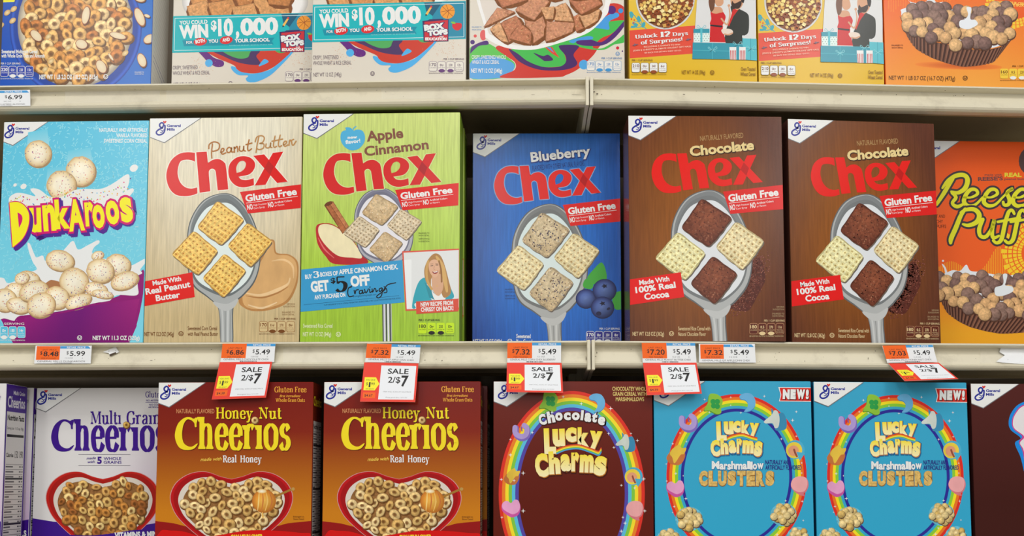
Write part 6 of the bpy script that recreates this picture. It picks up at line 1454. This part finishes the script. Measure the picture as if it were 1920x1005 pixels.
# ================================================================== PRICE LABELS
def plane_face(TL, TR, BL, root, name):
    ux = (TR-TL)/np.linalg.norm(TR-TL); n = np.cross(ux, BL-TL); n = n/np.linalg.norm(n); uz = np.cross(n, ux)
    if uz[2] < 0: uz = -uz; 
    o = np.array(root.location)
    nn = np.cross(ux, uz)
    if nn[1] > 0: pass
    F = Face(TL, ux, uz, (-9, -9, 9, 9), None)
    nf = F.n if F.n[1] < 0 else -F.n
    F.to_local = lambda u, v, l: tuple(TL+ux*u+uz*v+nf*l-o)
    return F
def thin_sheet(name, P, root, mat, t=.0003):
    o = np.array(root.location); n = np.cross(P[1]-P[0], P[3]-P[0]); n = n/np.linalg.norm(n)
    if n[1] < 0: n = -n
    V = [tuple(p-o) for p in P]+[tuple(p+n*t-o) for p in P]; k = len(P)
    return mesh_obj(name, V, [list(range(k)), list(range(2*k-1, k-1, -1))]+[[i, (i+1) % k, k+(i+1) % k, k+i] for i in range(k)], mat, root)
M_WPAPER, _nt, _b = base_mat('white_card', .6); _b.inputs['Base Color'].default_value = (*C(238, 240, 242), 1)
ORG = C(248, 104, 20); SKY = C(70, 158, 220); GREYT = C(120, 120, 124); INK = C(38, 36, 38)
def price_tag(label, quad, unit, price, item, size, sale=None, savings=None, rounded=False, band_y=None, ox=.46, group='price tags on the middle shelf rail', cutleft=False):
    TL, TR, BR, BL = quad
    P = [at(p[0], p[1], back=-.0012) for p in quad]      # the label bridges the channel of the rail
    n_ = np.cross(P[1]-P[0], P[3]-P[0]); P[2] = hit(quad[2][0], quad[2][1], P[0], n_/np.linalg.norm(n_))
    root = empty('price_tag', tuple(P[3]), 0, label, 'price tag', group)
    thin_sheet('price_label', P, root, M_WPAPER)
    F = plane_face(P[0], P[1], P[3], root, 'x'); F.mat = PAPER; F.cur = 'price_print'
    F.aff([(0, 0), (1, 0), (1, 1), (0, 1)], quad)
    F.grid([(0, 0), (1, 0), (1, 1), (0, 1)], lambda u, v: C(238, 240, 242), 2, 2)
    L = .06 if rounded else 0; t = .03 if rounded else 0; b = .80 if rounded else .78
    if not cutleft: F.poly([(L*.4, t), (ox, t), (ox, b), (L*.4, b)], ORG)
    F.poly([(ox, t), (1-L, t), (1-L*.3, t+.14), (ox, t+.14)], SKY)
    w = TR[0]-TL[0]; A0 = F.A.copy()
    # lettering is set in pixels of the tag
    F.A = A0@np.array([[1/w, 0, 0], [0, 1/34, 0], [0, 0, 1]])
    X = lambda f: f*w
    if not cutleft:
        F.text('UNIT PRICE', X(.12), 9.5, X(.26), 2.8, 0, C(120, 50, 20)); F.text('$', X(.09), 17, 4.3, 6, 0, INK, .01); F.text(unit, X(.15), 20, X(.27), 8.6, 0, INK, .015); F.text('PER POUND', X(.12), 25.5, X(.26), 2.5, 0, C(120, 50, 20))
    F.text('RETAIL PRICE', X(ox+.12), t*34+4, X(.33), 3, 0, WHT, .02); F.text('$', X(ox+.12), 16.5, 4.2, 6, 0, INK); F.text(price, X(ox+.18), 19.5, X(.27), 8.8, 0, INK, .012)
    F.text(size, X(ox+.1), 25, X(.14), 2.6, 0, GREYT); F.text('6', X(ox+.4), 25, 1.6, 2.6, 0, GREYT)
    F.text(item, X(.05), 30.3 if not rounded else 31.5, X(.85), 3, 0, C(80, 80, 84))
    if sale or rounded and not cutleft:
        rnd = random.Random(len(item))
        x = X(.36)
        while x < X(.66):
            ww = rnd.choice([.6, .9, 1.4]); F.rect_(x, 31.3 if not rounded else 32.6, x+ww, 33.6, C(90, 90, 94)); x += ww+rnd.choice([.6, 1.1])
    for k_, v_ in F.build(root).items(): pass
    if sale:
        s, kick = sale
        S = [at(s[0][0], s[0][1], back=-.0016), at(s[1][0], s[1][1], back=-.0016), None, at(s[3][0], s[3][1], back=-kick)]
        n = np.cross(S[1]-S[0], S[3]-S[0]); n = n/np.linalg.norm(n); S[2] = hit(s[2][0], s[2][1], S[0], n)
        thin_sheet('sale_card', S, root, M_WPAPER)
        F = plane_face(S[0], S[1], S[3], root, 'y'); F.mat = PAPER; F.cur = 'sale_print'
        # homography from the unit card to the four pixels, done as a fine bilinear map in the plane
        c4 = [np.array(F.uv(*p)) for p in s]
        Wc, Hc = 102.0, 66.0
        def uv(x, y, c4=c4): a, b = x/Wc, y/Hc; return tuple((c4[0]*(1-a)+c4[1]*a)*(1-b)+(c4[3]*(1-a)+c4[2]*a)*b)
        F.uv = uv
        RD = C(236, 62, 44)
        F.grid([(0, 0), (Wc, 0), (Wc, Hc), (0, Hc)], lambda u, v: RD, 3, 3)
        F.rect_(33, 4.5, 98.5, 62, C(238, 241, 246))
        F.poly([(4, 25), (25, 25), (32.5, 36), (25, 47), (4, 47)], C(250, 240, 50)); F.rect_(4, 50.5, 27, 60, ORG)
        F.text('YOU SAVE', 7, 31, 17, 2.6, 0, INK); F.text('$', 8, 38.5, 3, 5, 0, INK); F.text('1', 13, 41.5, 3, 8, 0, INK, .03); F.text('99', 17, 38.5, 7, 4.6, 0, INK); F.text('ON EACH', 8, 45.6, 15, 2, 0, INK)
        F.text('$'+savings, 7, 57.5, 15, 4, 0, INK, .01)
        F.text('SALE', 46, 18.5, 39, 8.6, 0, INK, .018); F.text('2/$', 48, 33.5, 23, 9.5, 0, INK, .015); F.text('7', 72.5, 39, 13.5, 17, 0, INK, .03)
        F.text('ITEM WILL SCAN AT SALE PRICE', 41, 50, 52, 1.9, 0, GREYT); F.text('Price good thru 11/11/21', 47, 59.5, 39, 1.9, 0, GREYT)
        F.build(root)
    return root
price_tag('plain price tag reading 8.48 below the light blue box', [(67, 648), (172, 648), (170, 681.5), (64, 681.5)], '8.48', '5.99', 'GENERAL MILLS DUNKAROOS', '11.3 OZ', rounded=True, ox=.44)
price_tag('price tag reading 6.86 with a red sale card leaning far left', [(418, 644.5), (516, 644.5), (514, 679), (413, 679)], '6.86', '5.49', 'GENERAL MILLS CHOCOLATE CHEX', '12.8 OZ', ([(412, 679), (510.5, 678), (498.5, 745.5), (397, 749)], .006), '4.38')
price_tag('price tag with a faded red sale card, hanging below the green box', [(688.5, 644), (788.5, 647), (786, 680.5), (684.5, 679)], '7.32', '5.49', 'GENERAL MILLS GF APPLE CINN CHEX', '12 OZ', ([(683, 679.5), (784.5, 681.5), (778.5, 754), (675, 753)], .014), '4.67')
price_tag('price tag with an upright red sale card, just left of the shelf joint', [(951.5, 642.5), (1052, 642.5), (1052, 680), (951, 680)], '7.32', '5.49', 'GENERAL MILLS CORN CHEX BLUEBERRY', '12 OZ', ([(950.5, 680), (1053, 680.5), (1056, 736.5), (949.5, 735)], .012), '4.67')
price_tag('price tag reading 7.20, with a red sale card, below the left brown box', [(1203.5, 643), (1303, 643), (1306, 680.5), (1205, 680)], '7.20', '5.49', 'GENERAL MILLS PEANUT BUTTER CHEX', '12.2 OZ', ([(1205.5, 680.5), (1306, 680), (1316, 738), (1213, 741)], .012), '4.59')
price_tag('plain rounded price tag right of the shelf joint, without a sale card', [(1311, 644.5), (1414.5, 645), (1417.5, 680), (1310.5, 680)], '7.32', '5.49', 'GENERAL MILLS G/F APPLE/CINN CHEX', '12 OZ', rounded=True, ox=.44)
price_tag('price tag reading 7.03 with a sale card curling out to the lower right', [(1654, 648.5), (1749, 646), (1757, 679), (1664, 680)], '7.03', '5.49', 'GENERAL MILLS HONEY NUT CHEX', '11.4 OZ', ([(1665.5, 681.5), (1760, 680), (1797, 710.5), (1696.5, 714.5)], .030), '4.48')
price_tag('plain price tag reading 6.99 at the left end of the upper rail', [(-42, 170), (56, 168.5), (57, 198.5), (-42, 200)], '5.19', '6.99', 'HONEY OAT CLUSTERS ALMOND', '18.2 OZ', rounded=True, ox=.40, group=None)
# torn sticker, clear film strips, card behind film
def strip(name, label, cat, quad, mat, back=.0022, parts=None, group=None):
    P = [at(p[0], p[1], back=rail_back(p[1])+.0006) for p in quad]
    r = empty(name, tuple(P[-1]), 0, label, cat, group); thin_sheet(parts or 'sheet', P, r, mat, .0002); return r
o = strip('torn_sticker', 'torn scrap of white barcode sticker on the rail below the light blue box', 'sticker', [(193, 660), (217, 650), (223, 660), (214, 664), (206, 668), (204, 662)], M_WPAPER)
thin_sheet('barcode', [at(p[0], p[1], back=rail_back(p[1])+.0004) for p in [(205, 664.5), (217, 660), (218, 662.5), (206, 668)]], o, M_SCUFF, .0001)
strip('white_card', 'blank white card behind clear film at the right end of the middle rail', 'card', [(1878, 647), (1925, 648), (1925, 683), (1880, 680), (1868, 678), (1884, 666), (1874, 660)], M_WPAPER)
for lab, q4 in (('clear film label holder on the upper rail near its left end', [(122, 166), (300, 162), (300, 190), (122, 194)]),
                ('clear film label holder on the upper rail below the first teal banner box', [(312, 162), (460, 158), (462, 187), (312, 190)]),
                ('clear film label holder with a long glint below the second teal banner box', [(715, 158), (868, 157), (868, 184), (715, 186)]),
                ('clear film label holder on the upper rail just left of the joint', [(880, 157), (1032, 157), (1032, 184), (880, 184)]),
                ('clear film label holder on the middle rail below the tan box', [(531, 647), (680, 646), (680, 680), (531, 681)]),
                ('clear film label holder at the right end of the middle rail', [(1838, 648), (1925, 650), (1925, 682), (1838, 680)])):
    strip('label_holder', lab, 'label holder', q4, M_FILM, back=-.0004, parts='film', group=None)
